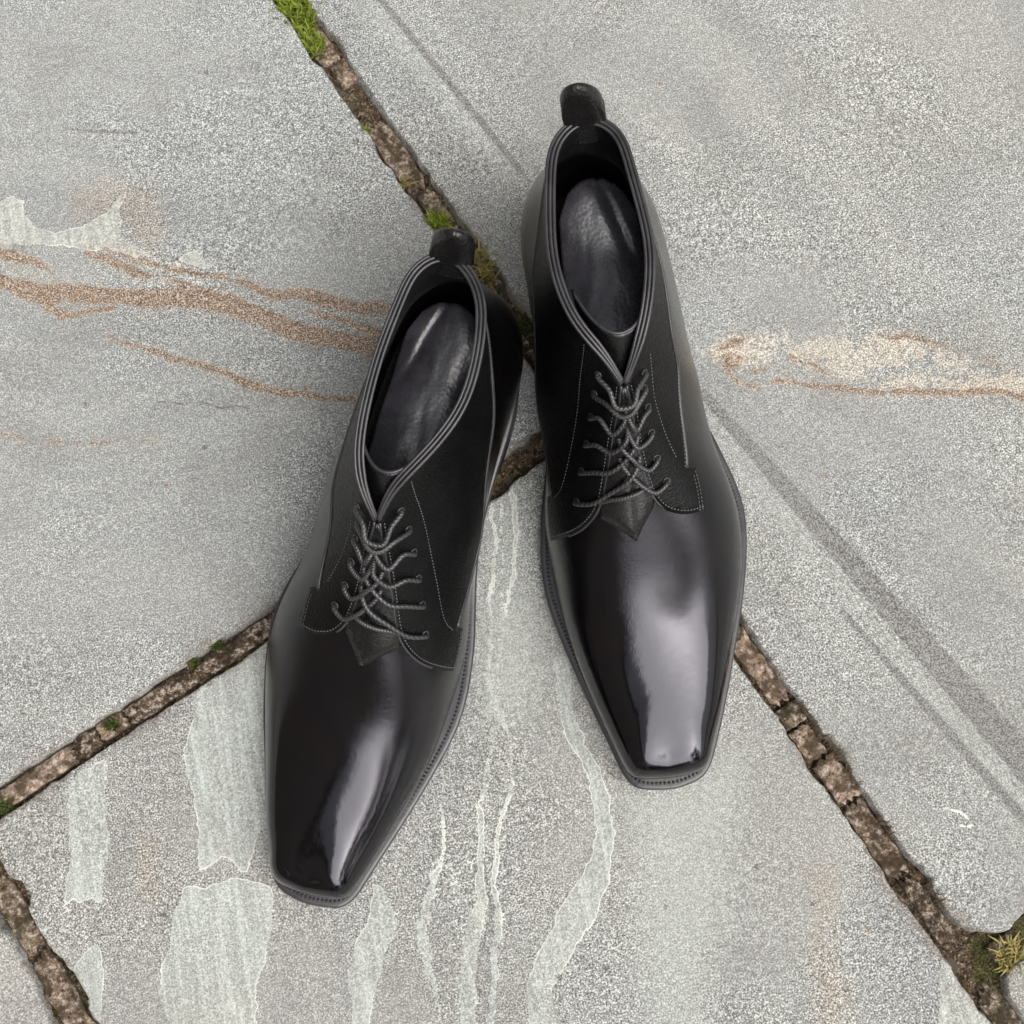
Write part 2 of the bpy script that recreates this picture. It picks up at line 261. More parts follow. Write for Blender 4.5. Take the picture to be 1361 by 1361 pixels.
POLYS=[
('pale',[[-0.2492,0.385],[-0.2372,0.3885],[-0.2313,0.3841],[-0.2316,0.3765],[-0.2268,0.3693],[-0.2147,0.3635],[-0.1989,0.3638],[-0.1852,0.3692],[-0.1753,0.3778],[-0.1724,0.3779],[-0.1782,0.3676],[-0.1802,0.3543],[-0.1774,0.3446],[-0.1617,0.3351],[-0.1807,0.3415],[-0.2048,0.3522],[-0.2255,0.3583],[-0.2519,0.3642]]),
('pale',[[-0.1475,0.3349],[-0.1403,0.3356],[-0.1333,0.326],[-0.1154,0.3225],[-0.1349,0.3246],[-0.1508,0.3319]]),
('buff',[[0.1144,0.2217],[0.1404,0.2262],[0.1612,0.2202],[0.1871,0.2131],[0.214,0.2101],[0.2308,0.2006],[0.253,0.1857],[0.2831,0.1705],[0.2797,0.1585],[0.2423,0.1715],[0.1972,0.1821],[0.1743,0.1949],[0.1593,0.2068],[0.1276,0.2073],[0.113,0.2155]]),
('pale',[[-0.2498,0.0635],[-0.2448,0.069],[-0.229,0.074],[-0.2322,0.0468],[-0.24,0.0048],[-0.2425,0.0045],[-0.2454,0.0072],[-0.2506,0.0057],[-0.2535,0.0084],[-0.2587,0.0062]]),
('pale',[[-0.2471,-0.0159],[-0.2447,-0.0195],[-0.2504,-0.0603],[-0.2582,-0.0588],[-0.2628,-0.0284],[-0.258,-0.0231]]),
('pale',[[-0.18,0.0972],[-0.1694,0.1001],[-0.1582,0.1062],[-0.1383,0.1139],[-0.1367,0.0933],[-0.1477,0.0294],[-0.1589,0.022],[-0.1673,0.0013],[-0.174,0.0106],[-0.1785,0.0131],[-0.1838,0.011],[-0.1907,0.0089],[-0.1893,0.0282],[-0.1885,0.0542],[-0.1884,0.0673],[-0.1818,0.0859]]),
('pale',[[-0.2002,0.0015],[-0.1871,0.0008],[-0.1754,0.0021],[-0.169,0.0008],[-0.1569,-0.0056],[-0.158,-0.0165],[-0.166,-0.0447],[-0.1712,-0.0514],[-0.1768,-0.0749],[-0.2158,-0.0672],[-0.2197,-0.0448],[-0.2168,-0.0314],[-0.2101,-0.0202],[-0.2056,-0.0069]]),
('pale',[[-0.1053,-0.0142],[-0.0993,-0.0195],[-0.0982,-0.036],[-0.1044,-0.0469],[-0.1152,-0.0674],[-0.1201,-0.0862],[-0.1281,-0.0846],[-0.1261,-0.0586],[-0.1203,-0.0423],[-0.1114,-0.032]]),
('soft',[[0.0251,0.0019],[0.077,0.0052],[0.086,0.0075],[0.0678,-0.0574],[0.0497,-0.0871],[0.0398,-0.1179],[0.0109,-0.1122],[0.0167,-0.0739],[0.0269,-0.0219]]),
('soft',[[-0.0124,0.1753],[0.0109,0.1703],[-0.0024,0.0684],[-0.0145,0.0476],[-0.037,0.0522]]),
('pale',[[0.1628,-0.0997],[0.174,-0.1152],[0.181,-0.1458],[0.1491,-0.1395]]),
('tan',[[-0.2026,0.387],[-0.1791,0.3872],[-0.1575,0.3746],[-0.1524,0.3531],[-0.1656,0.3358],[-0.179,0.359],[-0.2072,0.3698]]),
('tan',[[0.1076,-0.054],[0.1188,-0.0532],[0.1167,-0.074],[0.1072,-0.087],[0.1137,-0.1105],[0.1069,-0.1254],[0.0937,-0.1228],[0.0981,-0.0926],[0.1063,-0.0719]]),
('tan',[[-0.2176,0.0275],[-0.2096,0.0259],[-0.2155,-0.0017],[-0.2218,-0.0004]]),
]

# ------------------------------------------------------------------ paving: frame (p along the long joint, q across it)
E1 = np.array([math.cos(math.radians(-68.02)), math.sin(math.radians(-68.02))]); E2 = np.array([-E1[1], E1[0]])
def to_pq(xy): xy = np.asarray(xy, float); return np.stack([xy @ E1, xy @ E2], -1)
def to_xy(p, q): return p * E1[0] + q * E2[0], p * E1[1] + q * E2[1]
J1, J2, J4, J3 = .1178, -.1660, -.2640, .1720
HW = .0074
DENSE_P, DENSE_Q = (-.585, .225), (-.325, .480)
def lines(a, b, dn, step=.0013):
    L = [a]
    lo, hi = max(a, dn[0]), min(b, dn[1])
    if hi - lo > .01:
        if lo > a + 1e-6: L += list(np.linspace(a, lo, max(2, int((lo - a) / .03) + 1))[1:])
        L += list(np.linspace(lo, hi, int((hi - lo) / step) + 1)[1:])
        if hi < b - 1e-6: L += list(np.linspace(hi, b, max(2, int((b - hi) / .03) + 1))[1:])
    else: L += list(np.linspace(a, b, max(3, int((b - a) / .05)))[1:])
    L = np.array(L)
    ex = [e for e in (-.0015, -.0008, 0, .0008, .0016, .0024, .0034, .0046)]
    L = np.concatenate([L, [a + e for e in ex], [b - e for e in ex]])
    L = np.unique(np.round(L, 5)); keep = [L[0]]
    for v in L[1:]:
        if v - keep[-1] > .0005: keep.append(v)
    return np.array(keep)
def seg_field(P, pts, wid):
    """max over a stroke of (half width - distance), in millimetres"""
    best = np.full(len(P), -99.0)
    for (a, b, wa, wb) in zip(pts[:-1], pts[1:], wid[:-1], wid[1:]):
        ab = b - a; t = np.clip(((P - a) @ ab) / (ab @ ab + 1e-12), 0, 1)
        d = np.hypot(*(P - a - t[:, None] * ab).T) * 1000
        best = np.maximum(best, (wa + (wb - wa) * t) / 2 - d)
    return best
def poly_field(P, pts):
    n = len(pts); d = np.full(len(P), 99.0); ins = np.zeros(len(P), bool)
    for i in range(n):
        a, b = pts[i], pts[(i + 1) % n]; ab = b - a
        t = np.clip(((P - a) @ ab) / (ab @ ab + 1e-12), 0, 1); d = np.minimum(d, np.hypot(*(P - a - t[:, None] * ab).T) * 1000)
        c = ((a[1] > P[:, 1]) != (b[1] > P[:, 1])); x = a[0] + (P[:, 1] - a[1]) / (b[1] - a[1] + 1e-12) * ab[0]
        ins ^= c & (P[:, 0] < x)
    return np.where(ins, d, -d)
def fields(P):
    F = {k: np.full(len(P), -30.0) for k in ('rust', 'pale', 'dark', 'buff', 'soft', 'tan', 'crack')}
    # ragged feature outlines: wobble the lookup position
    w = np.stack([fbm(P[:, 0] * 70, P[:, 1] * 70, 5), fbm(P[:, 0] * 70, P[:, 1] * 70, 55)], -1) * .0050 + np.stack([fbm(P[:, 0] * 260, P[:, 1] * 260, 15, 2), fbm(P[:, 0] * 260, P[:, 1] * 260, 65, 2)], -1) * .0022
    Pw = P + w
    for kind, pts, wid in STROKES:
        pts = np.array(pts); m = np.all((P > pts.min(0) - .02) & (P < pts.max(0) + .02), axis=1)
        if m.any(): F[kind][m] = np.maximum(F[kind][m], seg_field((P + w * .06 if kind == 'dark' else Pw)[m], pts, wid))
    for kind, pts in POLYS:
        pts = np.array(pts); m = np.all((P > pts.min(0) - .03) & (P < pts.max(0) + .03), axis=1)
        if m.any(): F[kind][m] = np.maximum(F[kind][m], poly_field(Pw[m], pts))
    hole = fbm(P[:, 0] * 130, P[:, 1] * 130, 401, 3); hole2 = fbm(P[:, 0] * 95, P[:, 1] * 95, 411, 3)
    F['rust'] = F['rust'] - 4.5 * np.maximum(0, hole - .04)
    F['buff'] = np.minimum(F['buff'], 5.0) - 24 * np.maximum(0, hole2 + .02)
    return F
def add_attr(me, name, arr):
    a = me.attributes.new(name, 'FLOAT', 'POINT'); a.data.foreach_set('value', np.asarray(arr, np.float32))
def grid_mesh(name, P, Q, zf, keep=None):
    pp, qq = np.meshgrid(P, Q, indexing='ij'); x, y = to_xy(pp.ravel(), qq.ravel()); z, att = zf(pp.ravel(), qq.ravel(), np.stack([x, y], -1))
    n, m = len(P), len(Q); i = np.arange(n * m).reshape(n, m)
    f = np.stack([i[:-1, :-1], i[1:, :-1], i[1:, 1:], i[:-1, 1:]], -1).reshape(-1, 4)
    me = bpy.data.meshes.new(name); v = np.stack([x, y, z], -1).astype(np.float32)
    me.vertices.add(len(v)); me.vertices.foreach_set('co', v.ravel())
    me.loops.add(f.size); me.loops.foreach_set('vertex_index', f.ravel().astype(np.int32))
    me.polygons.add(len(f)); me.polygons.foreach_set('loop_start', np.arange(0, f.size, 4, dtype=np.int32)); me.polygons.foreach_set('loop_total', np.full(len(f), 4, np.int32))
    me.update(calc_edges=True); me.polygons.foreach_set('use_smooth', np.ones(len(f), bool))
    for k, a in att.items(): add_attr(me, k, a)
    o = bpy.data.objects.new(name, me); COLL.objects.link(o); return o
def slab(p0, p1, q0, q1, color, rough=1.0, corner=.004, parent=None, graindir=0.0):
    p0 += HW; p1 -= HW; q0 += HW; q1 -= HW
    pad = .003
    P = lines(p0 - pad, p1 + pad, DENSE_P); Q = lines(q0 - pad, q1 + pad, DENSE_Q)
    def zf(p, q, xy):
        cp, cq, hp, hq = (p0 + p1) / 2, (q0 + q1) / 2, (p1 - p0) / 2, (q1 - q0) / 2
        r = corner; dx = np.abs(p - cp) - hp + r; dy = np.abs(q - cq) - hq + r
        d = -(np.minimum(np.maximum(dx, dy), 0) + np.hypot(np.maximum(dx, 0), np.maximum(dy, 0)) - r)
        chip = fbm(p * 130, q * 130, 31) * .0034 + np.minimum(0, fbm(p * 42, q * 42, 77, 3) + .06) * .016 * rough
        d = d + chip * np.exp(-np.maximum(d, 0) / .012)
        z = -.0085 * (1 - sstep(-.0010, .0004, d)) - .0006 * (1 - sstep(-.0002, .0035, d))
        z = z + fbm(p * 14, q * 14, 3) * .0010 + fbm(p * 160, q * 160, 9) * .0003
        z = np.minimum(z, .0004)
        near = (p > DENSE_P[0] - .03) & (p < DENSE_P[1] + .03) & (q > DENSE_Q[0] - .03) & (q < DENSE_Q[1] + .03)
        F = {k: np.full(len(p), -30.0) for k in ('rust', 'pale', 'dark', 'buff', 'soft', 'tan', 'crack')}
        if near.any():
            G = fields(xy[near])
            for k in F: F[k][near] = G[k]
        flat = sstep(.002, .008, d)
        z = z + flat * (sstep(-.3, .7, F['pale']) * .00035 - sstep(-.3, .5, F['crack']) * .0005 + sstep(-.5, 1.2, F['rust']) * fbm(p * 300, q * 300, 61) * .0007)
        F['edge'] = d * 1000
        x, y = xy[:, 0], xy[:, 1]
        ca, sa = math.cos(graindir), math.sin(graindir); F['band'] = fbm((x * ca + y * sa) * 4 + fbm(x * 7, y * 7, 71, 2) * .6, (-x * sa + y * ca) * 75 + fbm(x * 9, y * 9, 73, 2) * 5, 231, 3)
        F['lo'] = fbm(x * 9, y * 9, 201, 3); F['lo2'] = fbm(x * 34, y * 34, 211, 3); F['calm'] = sstep(-.10, .16, fbm(x * 13, y * 13, 221, 4)) * .38
        return z, F
    o = grid_mesh('flagstone', P, Q, zf); o.data.materials.append(M['stone']); o.color = (*color, 1); o.parent = parent
    return o
ground_o = mesh_obj('ground', [(-40, -40, -.03), (40, -40, -.03), (40, 40, -.03), (-40, 40, -.03)], [(0, 1, 2, 3)], M['ground'], smooth=False); tag(ground_o, kind='structure')
pav = empty('pavement', (0, 0, 0)); tag(pav, 'grey riven flagstone paving with mortared joints', 'pavement', kind='structure')
P0, P1, Q0, Q1 = -.72, .64, -.78, .78
slab(P0, J2, -.48, J1, (.965, .995, 1.01), .8, parent=pav, graindir=math.radians(-14))            # upper left, rust veins
slab(J2, P1, J4, J1, (.975, .985, .98), 1.2, parent=pav, graindir=math.radians(76))              # lower centre, pale lenses
slab(J2, P1, Q0, J4, (.99, .98, .97), 1.0, parent=pav)              # lower left corner
slab(P0, J3, J1, Q1, (.975, .995, .995), 1.0, .022, parent=pav, graindir=math.radians(-62))      # big right-hand stone
slab(J3, P1, J1, Q1, (1.0, .98, .95), 1.0, .012, parent=pav)        # lower right corner
for a in ((P0, J2, Q0, -.48), (-1.45, P0, -1.45, -.35), (-1.45, P0, -.35, .45), (-1.45, P0, .45, 1.45), (P1, 1.4, -1.45, -.2), (P1, 1.4, -.2, .5), (P1, 1.4, .5, 1.45), (P0, P1, -1.45, Q0), (P0, P1, Q1, 1.45)):
    slab(*a, (1.0, .99, .96), 1.0, parent=pav)
def mortar(p0, p1, q0, q1, along_p, parent):
    ext = .006
    if along_p: q0 -= ext; q1 += ext
    else: p0 -= ext; p1 += ext
    P = np.linspace(p0, p1, int((p1 - p0) / (.0012 if not along_p or True else .01)) + 1); Q = np.linspace(q0, q1, int((q1 - q0) / .0012) + 1)
    def zf(p, q, xy):
        mid = np.abs(q - (q0 + q1) / 2) if along_p else np.abs(p - (p0 + p1) / 2)
        z = -.0075 + fbm(p * 45, q * 45, 21) * .0050 + fbm(p * 210, q * 210, 12) * .0040 - .0008 * sstep(.0045, .0080, mid)
        t = p if along_p else q
        z = z - .003 * np.exp(-((np.mod(t + fbm(p * 20, q * 20, 91) * .02, .047) - .02) / .0016) ** 2)     # shrinkage gaps across the joint
        z = np.minimum(z, -.0030)
        return z, {'mid': mid * 1000, 'lo': fbm(p * 38, q * 38, 301, 3), 'green': fbm(p * 30, q * 30, 311, 3)}
    o = grid_mesh('mortar_joint', P, Q, zf); o.data.materials.append(M['mortar']); o.parent = parent; return o
mortar(-.60, .26, J1 - HW, J1 + HW, True, pav)
mortar(J2 - HW, J2 + HW, -.34, J1 - HW - .006, False, pav)
mortar(J2 + HW + .006, .10, J4 - HW, J4 + HW, True, pav)
mortar(J3 - HW, J3 + HW, J1 + HW + .006, .30, False, pav)
bed = mesh_obj('mortar_bed', [(*to_xy(p, q), -.0092) for p, q in ((-1.46, -1.46), (1.42, -1.46), (1.42, 1.46), (-1.46, 1.46))], [(0, 1, 2, 3)], M['mortar'], pav, smooth=False)
def crumbs(c, t0, t1, along_p, skip=(), fill=.86):
    # broken mortar: separate flat-topped lumps lying in the joint
    g = np.random.default_rng(int(abs(c) * 1e5) + 3); t = t0
    while t < t1:
        L = g.choice([g.uniform(.010, .020), g.uniform(.022, .045), g.uniform(.040, .080)]); w = HW * g.uniform(.66, .96); sh = g.uniform(-1, 1) * (HW - w) * 1.3
        if g.uniform() < fill and not any(a < t + L / 2 < b for a, b in skip):
            n = 36; an = np.linspace(0, 2 * math.pi, n, endpoint=False); ca, sa = np.cos(an), np.sin(an)
            sq = 1 / np.maximum(abs(ca), abs(sa)) ** .97; jit = 1 + g.uniform(-.16, .05, n)
            X = ca * sq * jit * L / 2; Y = sa * sq * jit * w; zt = g.uniform(-.0052, -.0028); V = []; F = []
            for k, (f, z) in enumerate(((1.0, -.0085), (.985, zt - .0007), (.93, zt - .0001), (.45, zt))):
                for i in range(n):
                    a, b = X[i] * f, Y[i] * f + sh; p, q = (t + L / 2 + a, c + b) if along_p else (c + b, t + L / 2 + a)
                    x, y = to_xy(p, q); V.append((x, y, z + (g.uniform(-.0005, .0005) if k else 0)))
            p, q = (t + L / 2, c + sh) if along_p else (c + sh, t + L / 2); V.append((*to_xy(p, q), zt + .0003))
            for k in range(3): F += [(k * n + i, k * n + (i + 1) % n, (k + 1) * n + (i + 1) % n, (k + 1) * n + i) for i in range(n)]
            F += [(3 * n + i, 3 * n + (i + 1) % n, 4 * n) for i in range(n)]
            if not along_p: F = [f[::-1] for f in F]
            mesh_obj('mortar_piece', V, F, M['crumb'], pav, smooth=True)
        t += L * g.uniform(.985, 1.01)
crumbs(J1, -.455, .25, True, skip=((-.26, -.235),), fill=.84)
crumbs(J2, -.335, J1 - .012, False, skip=((.035, .09),), fill=.92)
crumbs(J4, J2 + .012, .09, True, fill=.75)
crumbs(J3, J1 + .012, .24, False, fill=.5)
def moss(name, xy, r, n, length, mat, label, z=-.004, lean=.6, ell=1.0, width=.00055, ang=None):
    V, F, sh = [], [], []
    g = np.random.default_rng(int(abs(xy[0] * 1e5) + abs(xy[1] * 3e5)))
    for i in range(n):
        a = g.uniform(0, 6.283); rr = r * math.sqrt(g.uniform(0, 1)); lp = rr * math.cos(a) * ell; lq = rr * math.sin(a)
        dx, dy = lp * E1[0] + lq * E2[0], lp * E1[1] + lq * E2[1]
        L = length * g.uniform(.45, 1.15); th = g.uniform(0, 6.283) if ang is None else ang + g.normal(0, .5)
        ln = g.uniform(.15, lean) * (1 + rr / r); d = np.array([math.cos(th) * ln, math.sin(th) * ln, 1.0]); d /= np.linalg.norm(d)
        side = np.array([-math.sin(th), math.cos(th), 0]) * width * g.uniform(.6, 1.3)
        b = np.array([xy[0] + dx, xy[1] + dy, z]); m = b + d * L * .55; d2 = d + np.array([math.cos(th), math.sin(th), -.5]) * .35; t = m + d2 * L * .5
        k = len(V); V += [b - side, b + side, m + side * .9, m - side * .9, t]; F += [(k, k + 1, k + 2, k + 3), (k + 3, k + 2, k + 4)]
        s = g.uniform(0, .55); sh += [s * .5, s * .5, s + .2, s + .2, min(1, s + .45)]
    cx, cy = xy
    V = [(v[0] - cx, v[1] - cy, v[2]) for v in V]
    o = mesh_obj(name, V, F, mat); o.location = (cx, cy, 0); add_attr(o.data, 'shade', sh); tag(o, label, 'moss', 'moss and roots in the paving joints'); return o
moss('moss_clump', (-.0635, .4700), .0085, 420, .0075, M['moss'], 'bright green moss filling the joint at the top edge of the picture', ell=2.2, z=-.003, lean=1.0)
moss('moss_clump', (-.0560, .4450), .0055, 160, .0055, M['moss'], 'small green moss patch just below the bright moss at the top', ell=1.6)
moss('moss_clump', (-.0375, .3840), .0022, 60, .0050, M['moss'], 'tiny green moss tuft halfway down the upper joint', ell=2.0)
moss('moss_clump', (-.0215, .3500), .0020, 14, .0090, M['straw'], 'sparse straw-coloured sprig in the upper joint', lean=1.6)
moss('moss_clump', (-.0070, .3235), .0048, 110, .0075, M['moss'], 'green moss tuft touching the pull tab of the left boot', lean=1.2)
moss('moss_clump', (.0120, .2930), .0060, 95, .0115, M['straw'], 'yellow straw-like tuft behind the heel of the left boot', lean=1.5, ell=1.6)
moss('moss_clump', (.0288, .2511), .0050, 140, .0060, M['dmoss'], 'dark green moss in the joint between the two boot heels', ell=2.2)
moss('moss_clump', (-.1641, .1190), .0030, 60, .0045, M['dmoss'], 'green moss speck in the joint nearest the left boot toe side')
moss('moss_clump', (-.1780, .1130), .0024, 40, .0040, M['dmoss'], 'second green moss speck along the joint left of the left boot')
moss('moss_clump', (-.2244, .0900), .0030, 55, .0042, M['dmoss'], 'green moss speck midway along the left-hand joint')
moss('moss_clump', (-.2852, .0591), .0040, 90, .0045, M['dmoss'], 'dark moss at the far left end of the left-hand joint')
moss('moss_clump', (.1935, -.1110), .0058, 130, .0085, M['straw'], 'yellow-green tuft in the short joint at the lower right corner', lean=1.4)
for pp, L_ in ((.025, 'brown rootlets beside the right boot toe at the stone edge'), (.045, 'brown rootlets a little further down the right-hand joint'), (.066, 'brown rootlets halfway down the right-hand joint'), (.091, 'brown rootlets below the middle of the right-hand joint'), (.132, 'lowest brown rootlets above the lower right corner')):
    xy = to_xy(pp, .1236)
    moss('rootlet_tuft', xy, .0022, 34, .0062, M['root'], L_, z=-.0022, lean=1.9, ell=4.0, width=.00022, ang=math.radians(8))

# ------------------------------------------------------------------ what stands around the paving (seen mirrored in the toe caps)
def mat_brick():
    n = NT('house_brick'); v = n.node('ShaderNodeMapping', {'Vector': n.obj(), 'Rotation': (math.radians(90), 0, math.radians(90))}).outputs[0]
    b = n.node('ShaderNodeTexBrick', {'Vector': v, 'Color1': (.20, .072, .042), 'Color2': (.14, .050, .030), 'Mortar': (.20, .18, .16), 'Scale': 1.0, 'Brick Width': .225, 'Row Height': .075, 'Mortar Size': .010})
    return n.set(col=b.outputs['Color'], rough=.9, normal=n.bump(b.outputs['Fac'], .4, .01))
def mat_leaf():
    n = NT('tree_leaf'); r = n.attr('shade'); return n.set(col=n.ramp(r, [(0, (.018, .035, .008)), (1, (.055, .085, .022))]), rough=.6, spec=.3)
M.update(brick=mat_brick(), leaf=mat_leaf(), bark=mat_plain('bark', (.07, .055, .04), .9, .2, .8, 30, .02), roof=mat_plain('roof_slate', (.05, .05, .055), .7, .3, .5, 20, .01), white=mat_plain('white_frame', (.7, .7, .68), .5), glass=mat_plain('window_glass', (.02, .024, .028), .06, .5, 0, 10))
def box(acc, a, b):
    (x0, y0, z0), (x1, y1, z1) = a, b
    acc.add([(x0, y0, z0), (x1, y0, z0), (x1, y1, z0), (x0, y1, z0), (x0, y0, z1), (x1, y0, z1), (x1, y1, z1), (x0, y1, z1)], [(3, 2, 1, 0), (4, 5, 6, 7), (0, 1, 5, 4), (1, 2, 6, 5), (2, 3, 7, 6), (3, 0, 4, 7)])
class Acc0:
    def __init__(s): s.V = []; s.F = []
    def add(s, V, F): k = len(s.V); s.V += list(V); s.F += [tuple(i + k for i in f) for f in F]
    def build(s, name, mat, parent, smooth=False): return mesh_obj(name, s.V, s.F, mat, parent, smooth)
HX = -2.1
house = empty('brick_house', (HX - 3, -2, 0)); tag(house, 'brown brick house beside the paving, mirrored in the left of the toe caps', 'house')
def hpart(name, mat, boxes, parent=house):
    a = Acc0()
    for p, q in boxes: box(a, (p[0] - (HX - 3), p[1] + 2, p[2]), (q[0] - (HX - 3), q[1] + 2, q[2]))
    o = a.build(name, mat, parent); return o
WIN = [(-6.2, -4.9, 1.0, 2.3), (-2.6, -1.3, 1.0, 2.3), (1.6, 2.9, 1.0, 2.3), (-6.2, -4.9, 3.5, 4.6), (1.6, 2.9, 3.5, 4.6)]
ys = sorted({-9.0, 5.0, *[w[0] for w in WIN], *[w[1] for w in WIN]}); zs = sorted({-.02, 5.2, *[w[2] for w in WIN], *[w[3] for w in WIN]})
cells = []
for a, b in zip(ys[:-1], ys[1:]):
    for c, d in zip(zs[:-1], zs[1:]):
        if not any(w[0] <= a and b <= w[1] and w[2] <= c and d <= w[3] for w in WIN): cells.append(((HX - .3, a, c), (HX, b, d)))
hpart('wall', M['brick'], cells + [((HX - 6, -9, -.02), (HX - .302, -8.7, 5.2)), ((HX - 6, 4.7, -.02), (HX - .302, 5, 5.2)), ((HX - 6.3, -9, -.02), (HX - 6.002, 5, 5.2))])
a = Acc0(); ox, oy = HX - 3, -2
sec = [(HX + .18 - ox, 5.15), (0, 7.4), (-3.75, 5.15), (-3.75, 5.03), (0, 7.26), (HX + .18 - ox, 5.03)]
V = [(x, -7.3, z) for x, z in sec] + [(x, 7.3, z) for x, z in sec]
a.add(V, [tuple(range(6)), tuple(range(11, 5, -1))] + [(i, (i + 1) % 6 + 0, (i + 1) % 6 + 6, i + 6) for i in range(6)]); a.build('roof', M['roof'], house)
for (y0, y1, z0, z1) in WIN:
    f = hpart('window', M['white'], [((HX - .12, y0, z0), (HX - .05, y0 + .07, z1)), ((HX - .12, y1 - .07, z0), (HX - .05, y1, z1)), ((HX - .12, y0 + .07, z1 - .07), (HX - .05, y1 - .07, z1)), ((HX - .12, y0 + .07, z0), (HX - .05, y1 - .07, z0 + .07)), ((HX - .115, (y0 + y1) / 2 - .025, z0 + .07), (HX - .06, (y0 + y1) / 2 + .025, z1 - .07))])
    hpart('pane', M['glass'], [((HX - .10, y0 + .07, z0 + .07), (HX - .09, y1 - .07, z1 - .07))], f)
def tree(loc, h, r, label, seed, nleaf=5200):
    g = np.random.default_rng(seed); root = empty('garden_tree', (loc[0], loc[1], 0)); tag(root, label, 'tree', 'trees around the paving')
    V, F = [], []
    def limb(a, b, r0, r1):
        a = np.array(a, float); b = np.array(b, float); d = b - a; d /= np.linalg.norm(d); x = np.cross(d, [.3, .9, .1]); x /= np.linalg.norm(x); y = np.cross(d, x); k = len(V)
        for p, rr in ((a, r0), ((a + b) / 2 + x * r0 * .4, (r0 + r1) / 2), (b, r1)):
            for i in range(8): t = i * math.pi / 4; V.append(p + (x * math.cos(t) + y * math.sin(t)) * rr)
        for s in (0, 8):
            for i in range(8): F.append((k + s + i, k + s + (i + 1) % 8, k + s + 8 + (i + 1) % 8, k + s + 8 + i))
    limb((0, 0, -.05), (0, .05, h * .45), .16, .11); limb((0, .05, h * .45), (.1, 0, h * .9), .11, .03)
    cl = []
    for i in range(26):
        th = g.uniform(0, 6.28); zz = g.uniform(.30, .97); rr = r * math.sqrt(max(.05, 1 - ((zz - .6) / .45) ** 2)) * g.uniform(.35, 1.0); c = (math.cos(th) * rr, math.sin(th) * rr, h * zz); cl.append(c)
        limb((0, .03, h * g.uniform(.25, .7)), c, .035, .012)
    mesh_obj('trunk', V, F, M['bark'], root)
    V, F, sh = [], [], []
    for i in range(nleaf):
        c = cl[g.integers(len(cl))]; d = g.normal(size=3); d /= np.linalg.norm(d); p = np.array(c) + d * r * .42 * g.uniform(.2, 1) ** .5
        n = g.normal(size=3); n /= np.linalg.norm(n); x = np.cross(n, [.1, .2, 1.0]); x /= np.linalg.norm(x); y = np.cross(n, x); s = g.uniform(.05, .10)
        k = len(V); V += [p - x * s, p + y * s * .55, p + x * s, p - y * s * .55]; F.append((k, k + 1, k + 2, k + 3)); q = g.uniform(); sh += [q] * 4
    o = mesh_obj('crown', V, F, M['leaf'], root, smooth=False); add_attr(o.data, 'shade', sh)
tree((2.6, -4.6), 6.0, 1.5, 'nearest leafy tree, mirrored as the dark right edge of the toe caps', 3)
tree((4.1, 1.8), 5.2, 2.1, 'leafy tree beyond the right-hand side of the paving', 4)
tree((1.0, 6.0), 5.0, 2.2, 'leafy tree standing past the heels of the boots', 5)
tree((-.8, -9.5), 4.2, 2.0, 'far leafy tree behind the viewer, low in the toe reflections', 6)
tree((4.6, -9.0), 5.0, 2.3, 'far leafy tree behind the viewer to the right', 8)

# ------------------------------------------------------------------ boot last: control curves and section shapes
COL={'L':([[-.0010,.2915,.149],[-.0150,.2812,.149],[-.0214,.2643,.148],[-.0232,.2439,.1465],[-.0204,.2239,.145],[-.0110,.2041,.142],[-.0010,.1880,.136],[.0036,.1740,.126]],
          [[-.0010,.2915,.149],[.0118,.2838,.149],[.0163,.2671,.148],[.0186,.2469,.1465],[.0192,.2266,.145],[.0178,.2041,.142],[.0125,.1868,.136],[.0036,.1740,.126]]),
     'R':([[.0001,.2912,.149],[-.0132,.2825,.149],[-.0184,.2657,.148],[-.0209,.2453,.1465],[-.0211,.2249,.145],[-.0155,.2033,.142],[-.0052,.1878,.136],[.0032,.1745,.126]],
          [[.0001,.2912,.149],[.0130,.2836,.149],[.0175,.2667,.148],[.0201,.2466,.1465],[.0208,.2265,.145],[.0168,.2048,.142],[.0103,.1876,.136],[.0032,.1745,.126]])}
BL=[(.004,.302),(-.014,.297),(-.026,.283),(-.0300,.262),(-.0290,.238),(-.0270,.212),(-.0285,.188),(-.0320,.165),(-.0365,.140),(-.0365,.115),(-.0345,.090),(-.0290,.062),(-.0215,.036),(-.0165,.0205),(-.0115,.0090),(-.0025,.0056),(.008,.0050)]
BM=[(.004,.302),(.021,.297),(.033,.284),(.0375,.262),(.0380,.238),(.0375,.212),(.0410,.188),(.0475,.165),(.0555,.140),(.0575,.115),(.0530,.090),(.0450,.062),(.0372,.036),(.0312,.0205),(.0262,.0095),(.0175,.0058),(.008,.0050)]
RIDGE=[(.0032,.150,.0990),(.003,.120,.0745),(.004,.0935,.0555),(.006,.0690,.0455),(.0075,.0500,.0405),(.008,.0410,.0387),(.008,.0335,.0370),(.008,.0280,.0356),(.008,.0240,.0344)]
